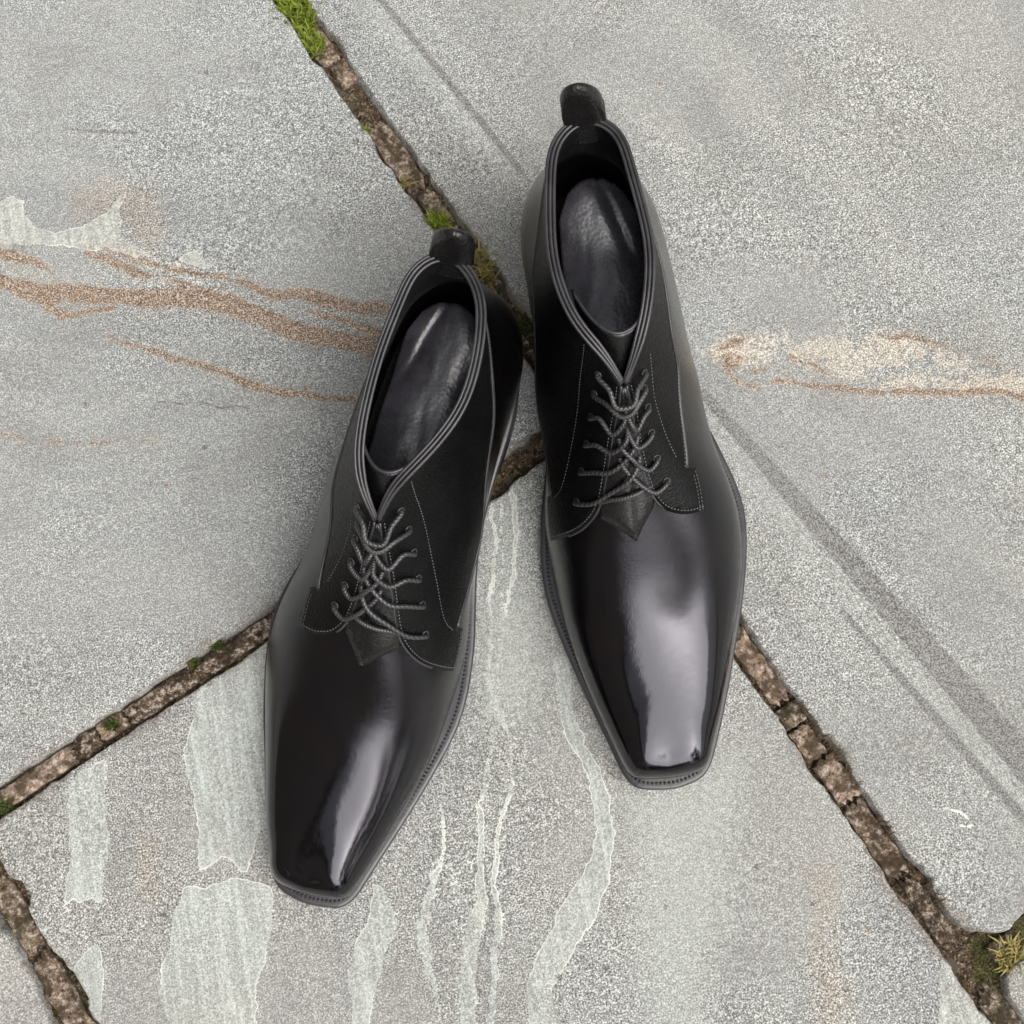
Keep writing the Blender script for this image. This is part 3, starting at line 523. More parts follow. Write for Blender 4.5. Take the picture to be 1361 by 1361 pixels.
# section shapes: (h,out) shaft stations 0..6 additive outward ; vamp 7..16 (h,r)
SH=[((.18,.0100),(.45,.0085),(.75,.0010)),((.18,.0105),(.45,.0100),(.75,.0025)),((.18,.0075),(.45,.0085),(.75,.003)),((.18,.0048),(.45,.0065),(.75,.002)),
    ((.18,.0045),(.45,.0055),(.75,.0025)),((.18,.0075),(.45,.0090),(.75,.005)),((.18,.0090),(.45,.0130),(.75,.0075))]
VA=[((.20,1.06),(.47,.86),(.78,.42)),((.21,1.03),(.52,.84),(.82,.45)),((.24,1.01),(.62,.81),(.90,.43)),((.28,1.0),(.67,.80),(.92,.43)),((.33,1.0),(.72,.82),(.925,.45)),
    ((.35,1.0),(.72,.83),(.925,.46)),((.36,1.0),(.73,.84),(.925,.47)),((.37,1.0),(.74,.85),(.925,.48)),((.37,1.0),(.74,.85),(.925,.48)),((.37,1.0),(.74,.85),(.925,.48))]
def featz(y): 
    y=np.asarray(y,float)
    return np.interp(y,[0,.03,.06,.14,.17,.19,.215,.24,.27,.31],[.0125,.0115,.0105,.0105,.0125,.0155,.0225,.030,.0335,.0345])
MEDX=[0,-.004,-.003,-.001,.0015,.002,.002]
NK=17; SUB=12
def nat(t,P,tt,c0=None,c1=None):
    """cubic spline through P(t) natural or clamped, evaluated at tt"""
    P=np.asarray(P,float);n=len(t);h=np.diff(t);A=np.zeros((n,n));r=np.zeros_like(P)
    for i in range(1,n-1):
        A[i,i-1]=h[i-1];A[i,i]=2*(h[i-1]+h[i]);A[i,i+1]=h[i];r[i]=6*((P[i+1]-P[i])/h[i]-(P[i]-P[i-1])/h[i-1])
    if c0 is None:A[0,0]=1
    else:A[0,0]=2*h[0];A[0,1]=h[0];r[0]=6*((P[1]-P[0])/h[0]-c0)
    if c1 is None:A[-1,-1]=1
    else:A[-1,-1]=2*h[-1];A[-1,-2]=h[-1];r[-1]=6*(c1-(P[-1]-P[-2])/h[-1])
    M=np.linalg.solve(A,r)
    i=np.clip(np.searchsorted(t,tt,side='right')-1,0,n-2)
    a=((t[i+1]-tt)/h[i])[:,None];b=1-a;hh=(h[i]**2/6)[:,None]
    return a*P[i]+b*P[i+1]+((a**3-a)*M[i]+(b**3-b)*M[i+1])*hh
def controls(key):
    colL,colM=[np.array(q) for q in COL[key]]
    out=[]
    for B,Tc in ((BL,colL),(BM,colM)):
        isM=B is BM;B=np.array(B);B=np.c_[B,featz(B[:,1])]
        T=np.vstack([Tc,np.array(RIDGE)])
        tan=np.gradient(B[:,:2],axis=0); 
        nrm=np.c_[tan[:,1],-tan[:,0]];nrm/=np.linalg.norm(nrm,axis=1)[:,None]
        cen=np.array([.006,.16]); 
        rows=np.zeros((5,NK,3));rows[0]=B;rows[4]=T
        for k in range(NK):
            d=nrm[k]
            if d@(B[k,:2]-np.array([.006,np.clip(B[k,1],.06,.25)]))<0:d=-d
            if k==0:d=np.array([0,1.])
            if k==16:d=np.array([0,-1.])
            for j in range(3):
                if k<7:
                    h,o=SH[k][j];o+=MEDX[k] if isM else 0;xy=B[k,:2]*(1-h)+T[k,:2]*h+d*o
                else:
                    h,r=VA[k-7][j];xy=T[k,:2]+(B[k,:2]-T[k,:2])*r
                rows[j+1,k,:2]=xy;rows[j+1,k,2]=B[k,2]+(T[k,2]-B[k,2])*h
        out.append(rows)
    return out
def grid(key,nv=36):
    """returns G[side][iu,iv,3]; side0 lateral(-x), side1 medial(+x)"""
    RL_,RM=controls(key)
    D=[]
    nu=(NK-1)*SUB+1
    uu=np.linspace(0,16,nu)
    dense=[np.zeros((5,nu,3)) for _ in (0,1)]
    for j in range(5):
        if j<4:
            # closed loop lat 0..16, med 15..0 ; wrap with extra 3
            loop=np.vstack([RL_[j],RM[j][15:0:-1]])  # 32 points
            n=len(loop);w=6
            ext=np.vstack([loop[-w:],loop,loop[:w]]);t=np.arange(-w,n+w).astype(float)
            dense[0][j]=nat(t,ext,uu);dense[1][j]=nat(t,ext,32-uu)
        else:
            for s,Rr in ((0,RL_),(1,RM)):
                O=(RM,RL_)[s]
                ext=np.vstack([O[4][3:0:-1],Rr[4][:8]]);t=np.arange(-3,8).astype(float)
                m=uu<=7
                dense[s][4][m]=nat(t,ext,uu[m])
                rid=Rr[4][7:17];t=np.arange(7,17).astype(float)
                dense[s][4][~m]=nat(t,rid,uu[~m])
    vv=np.linspace(0,1,nv);tv=np.array([0,.22,.48,.75,1.0])
    G=[np.zeros((nu,nv,3)) for _ in (0,1)]
    for i,u in enumerate(uu):
        w=np.clip((u-6.6)/1.4,0,1);w=w*w*(3-2*w)
        for s in (0,1):
            P=dense[s][:,i];Q=dense[1-s][:,i]
            ns=(P[4]-P[3])/.25*1.0
            hs=(Q[3]-P[3])/.5; hs=hs*.95
            if u>13.0:
                # towards toe the two sides meet; slope along section horizontally to the ridge point
                hh=(P[4]-P[3])/.25; hh[2]*=.35; a=np.clip((u-13)/3,0,1); hs=hs*(1-a)+hh*a
            G[s][i]=nat(tv,P,vv,None,ns*(1-w)+hs*w)
    return uu,vv,G

# ------------------------------------------------------------------ boots
class Surf:
    """outer skin of one boot: surf(side, U, V); side 0 = outer flank (-x), 1 = inner flank (+x)"""
    def __init__(s, key):
        s.uu, s.vv, s.G = grid(key, 46); s.N = []
        for k in (0, 1):
            g = s.G[k]; n = np.cross(np.gradient(g, axis=0), np.gradient(g, axis=1)); n /= np.linalg.norm(n, axis=2)[..., None] + 1e-12
            i = np.argmin(abs(s.uu - 3)); j = np.argmin(abs(s.vv - .35))
            if n[i, j, 0] * (1 if k else -1) < 0: n = -n
            bad = np.linalg.norm(n, axis=2) < .5; n[bad] = (0, 0, 1.0); s.N.append(n)
        # one common normal along the closed instep ridge
        m = s.uu >= 7.2
        a = s.N[0][m, -1] + s.N[1][m, -1]; a[np.linalg.norm(a, axis=1) < .3] = (0, -.1, 1.0); a /= np.linalg.norm(a, axis=1)[:, None]
        s.N[0][m, -1] = a; s.N[1][m, -1] = a
    def at(s, side, U, V, off=0.0):
        U = np.atleast_1d(np.asarray(U, float)); V = np.atleast_1d(np.asarray(V, float))
        fu = np.clip(U / 16 * (len(s.uu) - 1), 0, len(s.uu) - 1.001); fv = np.clip(V * (len(s.vv) - 1), 0, len(s.vv) - 1.001)
        i = fu.astype(int); j = fv.astype(int); a = (fu - i)[:, None]; b = (fv - j)[:, None]
        def bl(A): return (A[i, j] * (1 - a) + A[i + 1, j] * a) * (1 - b) + (A[i, j + 1] * (1 - a) + A[i + 1, j + 1] * a) * b
        n = bl(s.N[side]); n /= np.linalg.norm(n, axis=1)[:, None] + 1e-12
        return bl(s.G[side]) + n * np.asarray(off).reshape(-1, 1), n
def chaikin(P, it=2):
    P = np.array(P, float)
    for _ in range(it):
        Q = [P[0]]
        for a, b in zip(P[:-1], P[1:]): Q += [a * .75 + b * .25, a * .25 + b * .75]
        Q.append(P[-1]); P = np.array(Q)
    return P
SU, SV = .019, .085
def dens(P, step):
    P = np.array(P, float); m = P * np.array([SU, SV]); L = np.r_[0, np.cumsum(np.hypot(*np.diff(m, axis=0).T))]
    n = max(2, int(L[-1] / step) + 1); t = np.linspace(0, L[-1], n)
    return np.stack([np.interp(t, L, P[:, 0]), np.interp(t, L, P[:, 1])], -1)
LAT = [chaikin([(6.95, .992), (7.15, .972), (7.3, .955), (7.6, .918), (7.9, .893), (8.2, .862), (8.5, .815), (8.66, .735), (8.74, .62), (8.70, .48), (8.58, .325)]),
       np.array([(8.58, .325), (8.1, .335), (7.76, .345)]), np.array([(7.76, .345), (7.80, .405)]),
       chaikin([(7.80, .405), (7.6, .385), (6.9, .305), (6.1, .30), (5.0, .38), (4.1, .50), (3.4, .63), (2.75, .78), (2.1, .93), (1.75, .992)]),
       np.array([(1.75, .992), (6.95, .992)])]
MED = [chaikin([(6.95, .992), (7.15, .975), (7.4, .962), (7.8, .955), (8.15, .94), (8.42, .918), (8.62, .885), (8.75, .83), (8.76, .74), (8.63, .64)]),
       np.array([(8.63, .64), (7.95, .66)]), np.array([(7.95, .66), (8.0, .718)]),
       chaikin([(8.0, .718), (7.8, .70), (7.0, .635), (6.25, .68), (5.5, .76), (4.8, .79), (4.2, .84), (3.6, .90), (3.0, .95), (2.6, .992)]),
       np.array([(2.6, .992), (6.95, .992)])]
EYL = [(6.38, .916), (6.71, .828), (7.08, .765), (7.46, .727), (7.83, .697), (8.25, .65)]
EYM = [(6.50, .92), (6.86, .895), (7.21, .872), (7.62, .874), (8.0, .866), (8.30, .832)]
def patch(name, S, side, loops, off, mat, parent, mir, thick=.0013, step=.0024):
    bd = [dens(l, .0014)[:-1] for l in loops]; B = np.vstack(bd)
    u0, v0 = B.min(0); u1, v1 = B.max(0)
    gu = np.arange(u0, u1, step / SU); gv = np.arange(v0, v1, step / SV)
    pts = [(u * SU, v * SV) for u, v in B]; nb = len(pts)
    P2 = np.array(pts)
    g = np.array([(u * SU + ((k % 2) * step / 2), v * SV) for k, v in enumerate(gv) for u in gu])
    # keep grid points that lie inside and clear of the border
    ins = poly_field(g, P2)
    pts += [tuple(p) for p, d in zip(g, ins) if d > step * 350]
    res = delaunay_2d_cdt([Vector(p) for p in pts], [], [list(range(nb))], 1, 1e-7)
    V2 = np.array([tuple(v) for v in res[0]]); F = [tuple(f) for f in res[2]]
    U, V = V2[:, 0] / SU, V2[:, 1] / SV
    T, n = S.at(side, U, V, off)
    # thin the leather slightly right at the cut edge
    ed = {}
    for f in F:
        for a, b in zip(f, f[1:] + f[:1]): ed[(min(a, b), max(a, b))] = ed.get((min(a, b), max(a, b)), 0) + 1
    be = [e for e, c in ed.items() if c == 1]; bv = sorted({i for e in be for i in e})
    idx = {v: len(T) + k for k, v in enumerate(bv)}
    low = T[bv] - n[bv] * thick
    T = T.copy(); T[bv] -= n[bv] * .00025
    A = np.vstack([T, low]); F2 = list(F) + [(a, b, idx[b], idx[a]) for a, b in be]
    A[:, 0] *= mir
    o = mesh_obj(name, A, F2, mat, parent); weld(o, 1e-7)
    if True:
        bm = bmesh.new(); bm.from_mesh(o.data)
        c = sum((f.normal.dot(Vector((n[0][0] * mir, n[0][1], n[0][2]))) for f in bm.faces if f.calc_center_median().length and False), 0)
        bm.free()
    return o
def tube(path, r, seg=8, closed=False):
    path = np.asarray(path, float); n = len(path); V = []; F = []
    tan = np.gradient(path, axis=0); tan /= np.linalg.norm(tan, axis=1)[:, None] + 1e-12
    ref = np.array([0, 0, 1.0]) if abs(tan[0][2]) < .9 else np.array([1.0, 0, 0]); x = np.cross(tan[0], ref); x /= np.linalg.norm(x)
    r = np.broadcast_to(r, (n,)); L = 0; wrap = []
    for i in range(n):
        x = x - tan[i] * (x @ tan[i]); x /= np.linalg.norm(x); y = np.cross(tan[i], x)
        if i: L += np.linalg.norm(path[i] - path[i - 1])
        for k in range(seg):
            a = 2 * math.pi * k / seg; V.append(path[i] + r[i] * (math.cos(a) * x + math.sin(a) * y)); wrap.append(L * 2400 + k * math.pi * 2 / seg)
    for i in range(n - 1):
        for k in range(seg):
            F.append((i * seg + k, i * seg + (k + 1) % seg, (i + 1) * seg + (k + 1) % seg, (i + 1) * seg + k))
    F.append(tuple(range(seg))[::-1]); F.append(tuple(range((n - 1) * seg, n * seg)))
    return V, F, wrap
def crspline(P, per=8):
    P = np.array(P, float); E = np.vstack([2 * P[0] - P[1], P, 2 * P[-1] - P[-2]]); out = []
    for i in range(1, len(E) - 2):
        for t in np.linspace(0, 1, per, endpoint=False):
            a, b, c, d = E[i - 1:i + 3]; out.append(.5 * ((2 * b) + (c - a) * t + (2 * a - 5 * b + 4 * c - d) * t * t + (3 * b - a - 3 * c + d) * t ** 3))
    out.append(E[-2]); return np.array(out)
def dashes(path, nrm, length, gap, r, rz=None):
    """little stitches lying along a path"""
    path = np.asarray(path); L = np.r_[0, np.cumsum(np.linalg.norm(np.diff(path, axis=0), axis=1))]; V, F = [], []
    t = gap / 2
    while t + length < L[-1]:
        q = [np.array([np.interp(s, L, path[:, k]) for k in range(3)]) for s in (t, t + length * .25, t + length * .75, t + length)]
        nn = np.array([np.interp(t + length / 2, L, nrm[:, k]) for k in range(3)]); nn /= np.linalg.norm(nn)
        d = q[3] - q[0]; d /= np.linalg.norm(d) + 1e-12; s_ = np.cross(d, nn)
        h = rz or r; k = len(V)
        V += [q[0] - nn * h * .5, q[1] + s_ * r, q[1] + nn * h, q[1] - s_ * r, q[2] + s_ * r, q[2] + nn * h, q[2] - s_ * r, q[3] - nn * h * .5]
        F += [(k, k + 1, k + 2), (k, k + 2, k + 3), (k + 1, k + 4, k + 5, k + 2), (k + 2, k + 5, k + 6, k + 3), (k + 4, k + 7, k + 5), (k + 5, k + 7, k + 6)]
        t += length + gap
    return V, F
class Acc:
    def __init__(s): s.V = []; s.F = []; s.W = []
    def add(s, V, F, W=None):
        k = len(s.V); s.V += [np.asarray(v, float) for v in V]; s.F += [tuple(i + k for i in f) for f in F]
        if W is not None: s.W += list(W)
    def build(s, name, mat, parent, mir):
        A = np.array(s.V); A[:, 0] *= mir; F = s.F if mir > 0 else [f[::-1] for f in s.F]
        return mesh_obj(name, A, F, mat, parent)
SOLE_L = [(.004, .3045), (-.0155, .2993), (-.0282, .2845), (-.0322, .262), (-.0312, .238), (-.0295, .212), (-.0305, .188), (-.0345, .166), (-.0390, .146), (-.0413, .1303), (-.0424, .1147), (-.0412, .0984), (-.0374, .0816), (-.0326, .0647), (-.0273, .0479), (-.0218, .0315), (-.0168, .0165), (-.0138, .0085), (-.0095, .0032), (-.0030, .0010), (.008, .0000)]
SOLE_M = [(.004, .3045), (.0225, .2993), (.0352, .2857), (.0398, .262), (.0404, .238), (.0405, .212), (.0455, .192), (.0520, .1779), (.0573, .1629), (.0618, .1479), (.0637, .1323), (.0622, .1156), (.0587, .0987), (.0542, .0817), (.0488, .0650), (.0435, .0483), (.0378, .0321), (.0320, .0172), (.0282, .0092), (.0235, .0040), (.0165, .0013), (.008, .0000)]
def sole_loop():
    L = np.array(SOLE_L + SOLE_M[-2:0:-1]); E = np.vstack([L[-4:], L, L[:4]]); n = len(L)
    t = np.arange(-4, n + 4).astype(float); tt = np.linspace(0, n, 420, endpoint=False)
    P = nat(t, E, tt); tan = np.roll(P, -1, 0) - np.roll(P, 1, 0); nr = np.stack([tan[:, 1], -tan[:, 0]], -1); nr /= np.linalg.norm(nr, axis=1)[:, None]
    if ((P - P.mean(0)) * nr).sum() < 0: nr = -nr
    return P, nr
def ring_mesh(acc, rings, cap_top=False, cap_bot=False):
    n = len(rings[0]); V = np.vstack(rings); F = []
    for a in range(len(rings) - 1):
        for i in range(n): j = (i + 1) % n; F.append((a * n + i, a * n + j, (a + 1) * n + j, (a + 1) * n + i))
    if cap_top: F.append(tuple(range((len(rings) - 1) * n, len(rings) * n)))
    if cap_bot: F.append(tuple(range(n))[::-1])
    acc.add(V, F)
def fair(o, mir):
    # even out the toe cap so that it mirrors without ripples
    me = o.data; n = len(me.vertices); co = np.empty(n * 3); me.vertices.foreach_get('co', co); co = co.reshape(-1, 3)
    e = np.empty(len(me.edges) * 2, np.int32); me.edges.foreach_get('vertices', e); e = e.reshape(-1, 2)
    w = (1 - sstep(.090, .120, co[:, 1])) * sstep(.015, .020, co[:, 2])
    deg = np.bincount(e.ravel(), minlength=n)[:, None].clip(1)
    for it in range(160):                                   # Taubin: no shrinking
        s = np.zeros_like(co); np.add.at(s, e[:, 0], co[e[:, 1]]); np.add.at(s, e[:, 1], co[e[:, 0]])
        co = co + (s / deg - co) * (w * (.5 if it % 2 == 0 else -.515))[:, None]
    # crown of the toe: one smooth polynomial sheet fitted to its shoulders
    x = (co[:, 0] * mir - np.interp(co[:, 1], [.02, .05, .07, .09, .12], [.008, .0075, .006, .004, .003])) / .016; y = (co[:, 1] - .05) / .045
    top = co[:, 2] > .021 + .10 * np.clip(co[:, 1] - .01, 0, .12)
    sel = top & (abs(x) < 1.0) & (co[:, 1] > .013) & (co[:, 1] < .098) & ((abs(x) > .55) | (co[:, 1] > .068))
    A = lambda x, y: np.stack([x ** i * y ** j for i in range(5) for j in range(6) if not (i == 3)], -1)
    cf, *_ = np.linalg.lstsq(A(x[sel], y[sel]), co[sel, 2], rcond=None)
    wl = top * (1 - sstep(.60, .98, abs(x))) * sstep(.0125, .020, co[:, 1]) * (1 - sstep(.066, .092, co[:, 1]))
    m = wl > 0; co[m, 2] += (A(x[m], y[m]) @ cf - co[m, 2]) * wl[m]
    for it in range(40):
        s = np.zeros_like(co); np.add.at(s, e[:, 0], co[e[:, 1]]); np.add.at(s, e[:, 1], co[e[:, 0]])
        co = co + (s / deg - co) * (w * (.5 if it % 2 == 0 else -.515))[:, None]
    me.vertices.foreach_set('co', co.ravel()); me.update()
def build_boot(key, pose, mir, label):
    S = Surf(key); root = empty('ankle_boot', (pose[0], pose[1], 0), pose[2]); tag(root, label, 'boot', 'pair of black lace-up ankle boots')
    nu, nv = S.G[0].shape[:2]
    def skin(acc, off, umax=None, v0=0, dz=0):
        for s in (0, 1):
            g = S.G[s] + S.N[s] * off; g = g[:umax, v0:]; a, b = g.shape[:2]; i = np.arange(a * b).reshape(a, b)
            f = np.stack([i[:-1, :-1], i[1:, :-1], i[1:, 1:], i[:-1, 1:]], -1).reshape(-1, 4)
            if s == 0: f = f[:, ::-1]
            acc.add(g.reshape(-1, 3) + np.array([0, 0, dz]), f.tolist())
    acc = Acc(); skin(acc, 0.0); vamp = acc.build('vamp', M['polish'], root, mir); weld(vamp, 2e-5); tag(vamp, 'polished black calf vamp and counter')
    fair(vamp, mir)
    acc = Acc(); skin(acc, -.0026, int(nu * .72), 2, -.0003); ln = acc.build('lining', M['lining'], root, mir); weld(ln, 2e-5)
    # quarters with open lacing
    q1 = patch('quarter', S, 0, LAT, .0014, M['quarter'], root, mir); q2 = patch('quarter', S, 1, MED, .0014, M['quarter'], root, mir)
    # tongue with its pointed foot stitched on the vamp
    tl = [np.array([(9.17, 1.0), (8.67, .785)]), np.array([(8.67, .785), (8.3, .79), (7.9, .84), (7.4, .89), (7.02, .97), (7.02, 1.0)]), np.array([(7.02, 1.0), (9.17, 1.0)])]
    tm = [np.array([(9.17, 1.0), (8.70, .90)]), np.array([(8.70, .90), (8.3, .88), (7.9, .91), (7.4, .93), (7.02, .97), (7.02, 1.0)]), np.array([(7.02, 1.0), (9.17, 1.0)])]
    acc = Acc()
    tg = []
    for s, lp in ((0, tl), (1, tm)):
        o = patch('tongue_half', S, s, lp, .0007, M['tongue'], None, 1, .0009); tg.append(o)
        acc.add([v.co for v in o.data.vertices], [tuple(p.vertices) for p in o.data.polygons]); bpy.data.objects.remove(o)
    # upper tongue: a leaf curling round the shin inside the collar
    xv, yv = S.G[0][np.argmin(abs(S.uu - 7)), -1][:2]
    V, F = [], []; na, nb = 25, 14
    for a in range(na):
        s = a / (na - 1) * 2 - 1
        for b in range(nb):
            t = b / (nb - 1); w = .0125 + .0075 * t
            yc = yv + .0035 + .0165 * t; zc = .1180 + .0215 * t - .006 * abs(s) ** 3 * t
            V.append((xv + .0005 + s * w * (1 - .1 * s * s), yc + (.0075 + .017 * t) * s * s, zc))
    for a in range(na - 1):
        for b in range(nb - 1): k = a * nb + b; F.append((k, k + nb, k + nb + 1, k + 1))
    acc.add(V, F)
    tgo = acc.build('tongue', M['tongue'], root, mir); weld(tgo, 2e-5)
    md = tgo.modifiers.new('thickness', 'SOLIDIFY'); md.thickness = .0012; md.offset = 0
    tp = [np.array(V[a * nb + nb - 1]) for a in range(na)]
    acc = Acc(); acc.add(*tube(tp, .00085)[:2]); acc.build('tongue_edge', M['binding'], tgo, mir)
    # collar binding: three rolled edges side by side
    acc = Acc(); ii = [i for i in range(nu) if S.uu[i] <= 6.93]
    rim0 = [S.G[0][i, -1] for i in ii[::-1]] + [S.G[1][i, -1] for i in ii[1:]]
    def hn(s, i):
        n = S.N[s][i, -3].copy(); n[2] = 0; return n / np.linalg.norm(n)
    rn = np.array([hn(0, i) for i in ii[::-1]] + [hn(1, i) for i in ii[1:]]); rim0 = np.array(rim0)
    k = np.ones(9) / 9
    for c in range(2): rn[:, c] = np.convolve(np.pad(rn[:, c], 4, mode='edge'), k, 'valid')
    rn /= np.linalg.norm(rn, axis=1)[:, None]
    ends = np.minimum(1, np.minimum(np.arange(len(rim0)), np.arange(len(rim0))[::-1]) / 14.0)
    for o_, r_, dz in ((.0015, .00085, .0000), (-.0002, .00080, .0007), (-.0019, .00085, .0002)):
        p = rim0 + rn * (o_ * (.35 + .65 * ends))[:, None] + np.array([0, 0, dz]); acc.add(*tube(p, r_)[:2])
    acc.build('collar_binding', M['binding'], root, mir)
    # rolled edge along each facing
    acc = Acc()
    for s, lp in ((0, LAT), (1, MED)):
        P = dens(lp[0], .0015)[:-12]; p, n = S.at(s, P[:, 0], P[:, 1], .0008); acc.add(*tube(p, .00065)[:2])
        P = dens(lp[3], .0018); p, n = S.at(s, P[:, 0], P[:, 1], .0009); acc.add(*tube(p, .00095)[:2])
    acc.build('seam_edge', M['binding'], root, mir)
    # stitch rows
    acc = Acc()
    def row(s, uv, inset, off, length=.00125, gap=.0006, r=.00024):
        P = dens(uv, .0008); p, n = S.at(s, P[:, 0], P[:, 1], off); t = np.gradient(p, axis=0); t /= np.linalg.norm(t, axis=1)[:, None] + 1e-12
        sd = np.cross(n, t); return p + sd * inset, n, length, gap, r
    for s, lp in ((0, LAT), (1, MED)):
        sg = -1 if s == 0 else 1
        for seg, ins, off in ((0, .0019, .0015), (1, .0014, .0015), (1, .0034, .0015), (3, .0017, .0015), (3, -.0012, .0001)):
            a = row(s, lp[seg], sg * ins, off); acc.add(*dashes(*a))
    for s, uv in ((0, [(5.58, .965), (6.2, .80), (6.85, .665), (7.3, .60), (7.67, .565), (7.9, .52), (7.92, .44)]), (1, [(6.0, .925), (6.67, .845), (7.17, .81), (7.6, .795), (7.9, .765)])):
        acc.add(*dashes(*row(s, chaikin(uv), 0, .00145)))
    for s, lp in ((0, tl), (1, tm)): acc.add(*dashes(*row(s, lp[0], (-1 if s == 0 else 1) * .0013, .0008)))
    t_ = np.array(tp) + np.array([0, -.0012, -.0035]); acc.add(*dashes(t_[3:-3], np.tile([0, -.8, .6], (na - 6, 1)), .0012, .0008, .0002))
    tag(acc.build('stitching', M['stitch'], root, mir), kind='stuff')
    # laces
    acc = Acc(); R_ = .00118
    def pt(s, U, V, off): return S.at(s, U, V, off)[0][0]
    UC = [7.20, 7.36, 7.50, 7.76, 8.02, 8.30]
    for i in range(6):
        (ul, vl), (um, vm) = EYL[i], EYM[i]; uc = UC[i]
        if i < 2:
            h = .0056 if i == 0 else .0042
            path = [pt(0, ul, vl, -.001), pt(0, ul + .03, vl + .004, .0028), pt(0, (ul + uc) / 2 + .06, (vl + .985) / 2, .0040), pt(0, uc, .975, h), pt(1, uc, .985, h), pt(1, (um + uc) / 2 + .06, (vm + .985) / 2 + .004, .0040), pt(1, um + .03, vm + .003, .0028), pt(1, um, vm, -.001)]
            acc.add(*tube(crspline(path, 7), R_, 10)); continue
        for s, (u, v) in ((0, EYL[i]), (1, EYM[i])):
            other = 1 - s; over = .0050 if (i + s) % 2 else .0034
            m_ = (v + 1.0) / 2
            path = [pt(s, u, v, -.001), pt(s, u + .03, v + .006, .0028), pt(s, u + .17, v + (m_ - v) * .7, .0036), pt(s, uc + .10, m_ + (1 - m_) * .35, .0040), pt(s, uc, .985, over)]
            path += [pt(other, uc - .16, .968, over * .75), pt(other, uc - .30, .945, .0010)] if i > 3 else [pt(s, uc - .10, .998, .0016), pt(s, uc - .16, 1.0, -.0010)]
            acc.add(*tube(crspline(path, 7), R_, 10))
    path = [pt(0, 8.47, .80, .0006), pt(0, 8.50, .87, .0020), pt(0, 8.53, .95, .0030), pt(1, 8.50, .98, .0030), pt(1, 8.44, .93, .0018), pt(1, 8.42, .90, .0006)]
    acc.add(*tube(crspline(path, 8), R_, 10))
    lo = acc.build('lace', M['lace'], root, mir); add_attr(lo.data, 'wrap', np.resize(_wrap(acc), len(lo.data.vertices)))
    # eyelet holes
    for s, E_ in ((0, EYL), (1, EYM)):
        for (u, v) in E_:
            p, n = S.at(s, u, v, .0015); p = p[0]; n = n[0]; x = np.cross(n, [0, 1.0, 0]); x /= np.linalg.norm(x); y = np.cross(n, x)
            ring = [p + (math.cos(a) * x + math.sin(a) * y) * .0017 for a in np.linspace(0, 2 * math.pi, 13)]
            V, F, _ = tube(ring, .0004, 6); a2 = Acc(); a2.add(V, F); a2.build('eyelet', M['binding'], root, mir)
    # insole, heel pad
    acc = Acc(); V = []; rows = 0
    us = np.linspace(.15, 11, 60)
    L_, nl = S.at(0, us, np.full(60, .10), -.0030); R2, nr = S.at(1, us, np.full(60, .10), -.0030)
    for a, b in zip(L_, R2):
        for t in np.linspace(0, 1, 13): V.append(a * (1 - t) + b * t + np.array([0, 0, -.0015 + .0022 * (2 * t - 1) ** 2]))
    F = [(i * 13 + j, i * 13 + j + 1, (i + 1) * 13 + j + 1, (i + 1) * 13 + j) for i in range(59) for j in range(12)]
    acc.add(V, F); acc.build('footbed', M['lining'], root, mir)
    acc = Acc(); V = []; na2, nb2 = 60, 28
    for i in range(na2):
        t = i / (na2 - 1); y = .150 + .1450 * t
        for j in range(nb2):
            s = j / (nb2 - 1) * 2 - 1
            w = .0185 + .0030 * math.sin(t * 3.1) ; endr = 1 - sstep(.90, 1.02, t) * .25; w *= endr
            x = .0070 - .0015 * t + s * w
            z = .049 + .022 * sstep(.0, .55, t) + .0075 * sstep(.72, 1.0, t) - .0040 * abs(s) ** 2.6 + .0016 * math.sin(t * 9 + s * 1.2 + (1 if key == 'L' else 0)) * sstep(.3, .8, t) - .0016 * math.exp(-((s - .55 + (t - .8) * 2) / .14) ** 2) * sstep(.66, .8, t)
            z += float(fbm(np.array([t * 9 + 7]), np.array([s * 4 + (3 if key == 'L' else 9)]), 5)[0]) * .0012
            V.append((x, y - .006 * s * s * t, z))
    F = [(i * nb2 + j, i * nb2 + j + 1, (i + 1) * nb2 + j + 1, (i + 1) * nb2 + j) for i in range(na2 - 1) for j in range(nb2 - 1)]
    acc.add(V, F); so = acc.build('insole', M['sock'], root, mir); md = so.modifiers.new('thickness', 'SOLIDIFY'); md.thickness = .0016; md.offset = -1
    # pull tab: a folded strip standing on the back of the collar
    cb = S.G[0][0, -1]; V = []; path = []
    lean = .10 if key == 'R' else .02
    for z_, y_ in ((.132, -.0032), (.140, -.0030), (.148, -.0026), (.155, -.0024), (.162, -.0020), (.168, -.0016), (.172, -.0010), (.1742, .0000), (.1748, .0012), (.1742, .0024), (.172, .0034), (.168, .0040), (.162, .0042), (.155, .0040), (.148, .0036), (.140, .0036), (.130, .0040)): path.append((y_, z_))
    nw = 15
    for y_, z_ in path:
        for j in range(nw):
            s = math.sin((j / (nw - 1) - .5) * math.pi); top = .1600 + .0160 * math.sqrt(max(0.0, 1 - s * s)) - .0010 * s
            zz = z_ if z_ < .140 else .140 + (z_ - .140) * (top - .140) / (.1748 - .140)
            w = .0095 - .0012 * sstep(.15, .17, zz)
            crs = .0007 * math.sin(zz * 1900 + s * 1.3) * (1 if .150 < zz < .163 else .2)
            V.append((cb[0] + s * w - .0020 * (zz - .15) / .02, cb[1] + y_ + lean * max(0, zz - .150) * .6 + .0014 * s * s + crs, zz))
    F = [(i * nw + j, i * nw + j + 1, (i + 1) * nw + j + 1, (i + 1) * nw + j) for i in range(len(path) - 1) for j in range(nw - 1)]
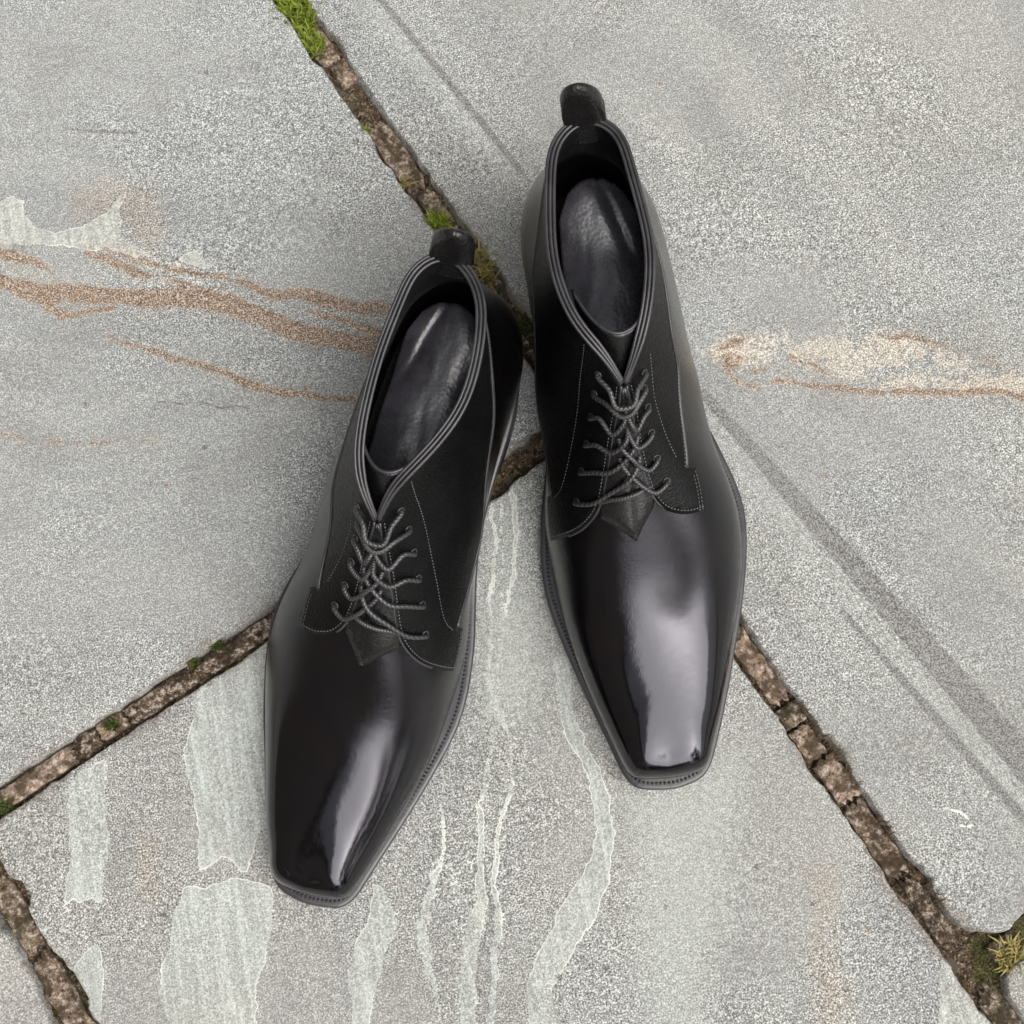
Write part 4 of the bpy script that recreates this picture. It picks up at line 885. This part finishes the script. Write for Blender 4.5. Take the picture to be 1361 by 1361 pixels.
    acc = Acc(); acc.add(V, F); to = acc.build('pull_tab', M['tab'], root, mir)
    md = to.modifiers.new('thickness', 'SOLIDIFY'); md.thickness = .0013; md.offset = 0; sb = to.modifiers.new('smooth', 'SUBSURF'); sb.levels = sb.render_levels = 1
    # welt, outsole, heel
    P, nr = sole_loop(); zt = featz(P[:, 1]) - .0010
    kz = np.ones(15) / 15; zt = np.convolve(np.r_[zt[-7:], zt, zt[:7]], kz, 'valid')
    def ring(off, dz): return np.c_[P + nr * off, zt + dz]
    acc = Acc(); ring_mesh(acc, [ring(-.0110, -.0036), ring(.0000, -.0036), ring(.0005, -.0030), ring(.0005, -.0008), ring(-.0003, -.0001), ring(-.0014, .0000), ring(-.0110, .0002)])
    acc.build('welt', M['welt'], root, mir)
    acc = Acc(); zb = np.maximum(zt - .0095, 0.0004)
    rb = np.c_[P - nr * .0012, zb]; rb2 = np.c_[P - nr * .0002, zb + .0008]
    ring_mesh(acc, [rb, rb2, ring(-.0000, -.0050), ring(-.0009, -.0039), ring(-.008, -.0038)], cap_bot=True); acc.build('outsole', M['sole'], root, mir)
    hm = [i for i in range(len(P)) if P[i, 1] > .232]; br = [i for i in range(len(hm) - 1) if hm[i + 1] - hm[i] > 1]
    H = [P[i] for i in (hm[br[0] + 1:] + hm[:br[0] + 1] if br else hm)]; H = np.array(H); acc = Acc(); cen = np.array([.004, .262])
    rg = [np.c_[cen + (H - cen) * k, np.full(len(H), z)] for k, z in ((.95, .0006), (.965, .002), (.97, .008), (.962, .0084), (.972, .0088), (.978, .0160), (.97, .0164), (.98, .0168), (.985, .0262))]
    ring_mesh(acc, rg, cap_top=True, cap_bot=True); acc.build('heel', M['sole'], root, mir)
    sel = [i for i in range(len(P)) if P[i, 1] < .178]; br = [i for i in range(len(sel) - 1) if sel[i + 1] - sel[i] > 1]
    if br: sel = sel[br[0] + 1:] + sel[:br[0] + 1]
    pth = np.c_[P - nr * .0027, zt + .0003][sel]; nn = np.tile([0, 0, 1.0], (len(pth), 1))
    acc = Acc(); acc.add(*dashes(pth, nn, .00150, .00060, .00075, .00060)); tag(acc.build('welt_stitching', M['wstitch'], root, mir), kind='stuff')
    return root
def _wrap(acc):
    # braid phase along every lace tube
    out = []
    V = np.array(acc.V); n = len(V) // 10
    for i in range(n): out += [i * 1.9 + k * math.pi * 2 / 10 for k in range(10)]
    return np.array(out, np.float32)
build_boot('L', (-.1307, -.0210, -.4491), -1, 'black ankle boot on the left, lying nearer the viewer, toe pointing down')
build_boot('R', (.0412, .0014, -.0880), 1, 'black ankle boot on the right, set further back with the taller-looking collar')
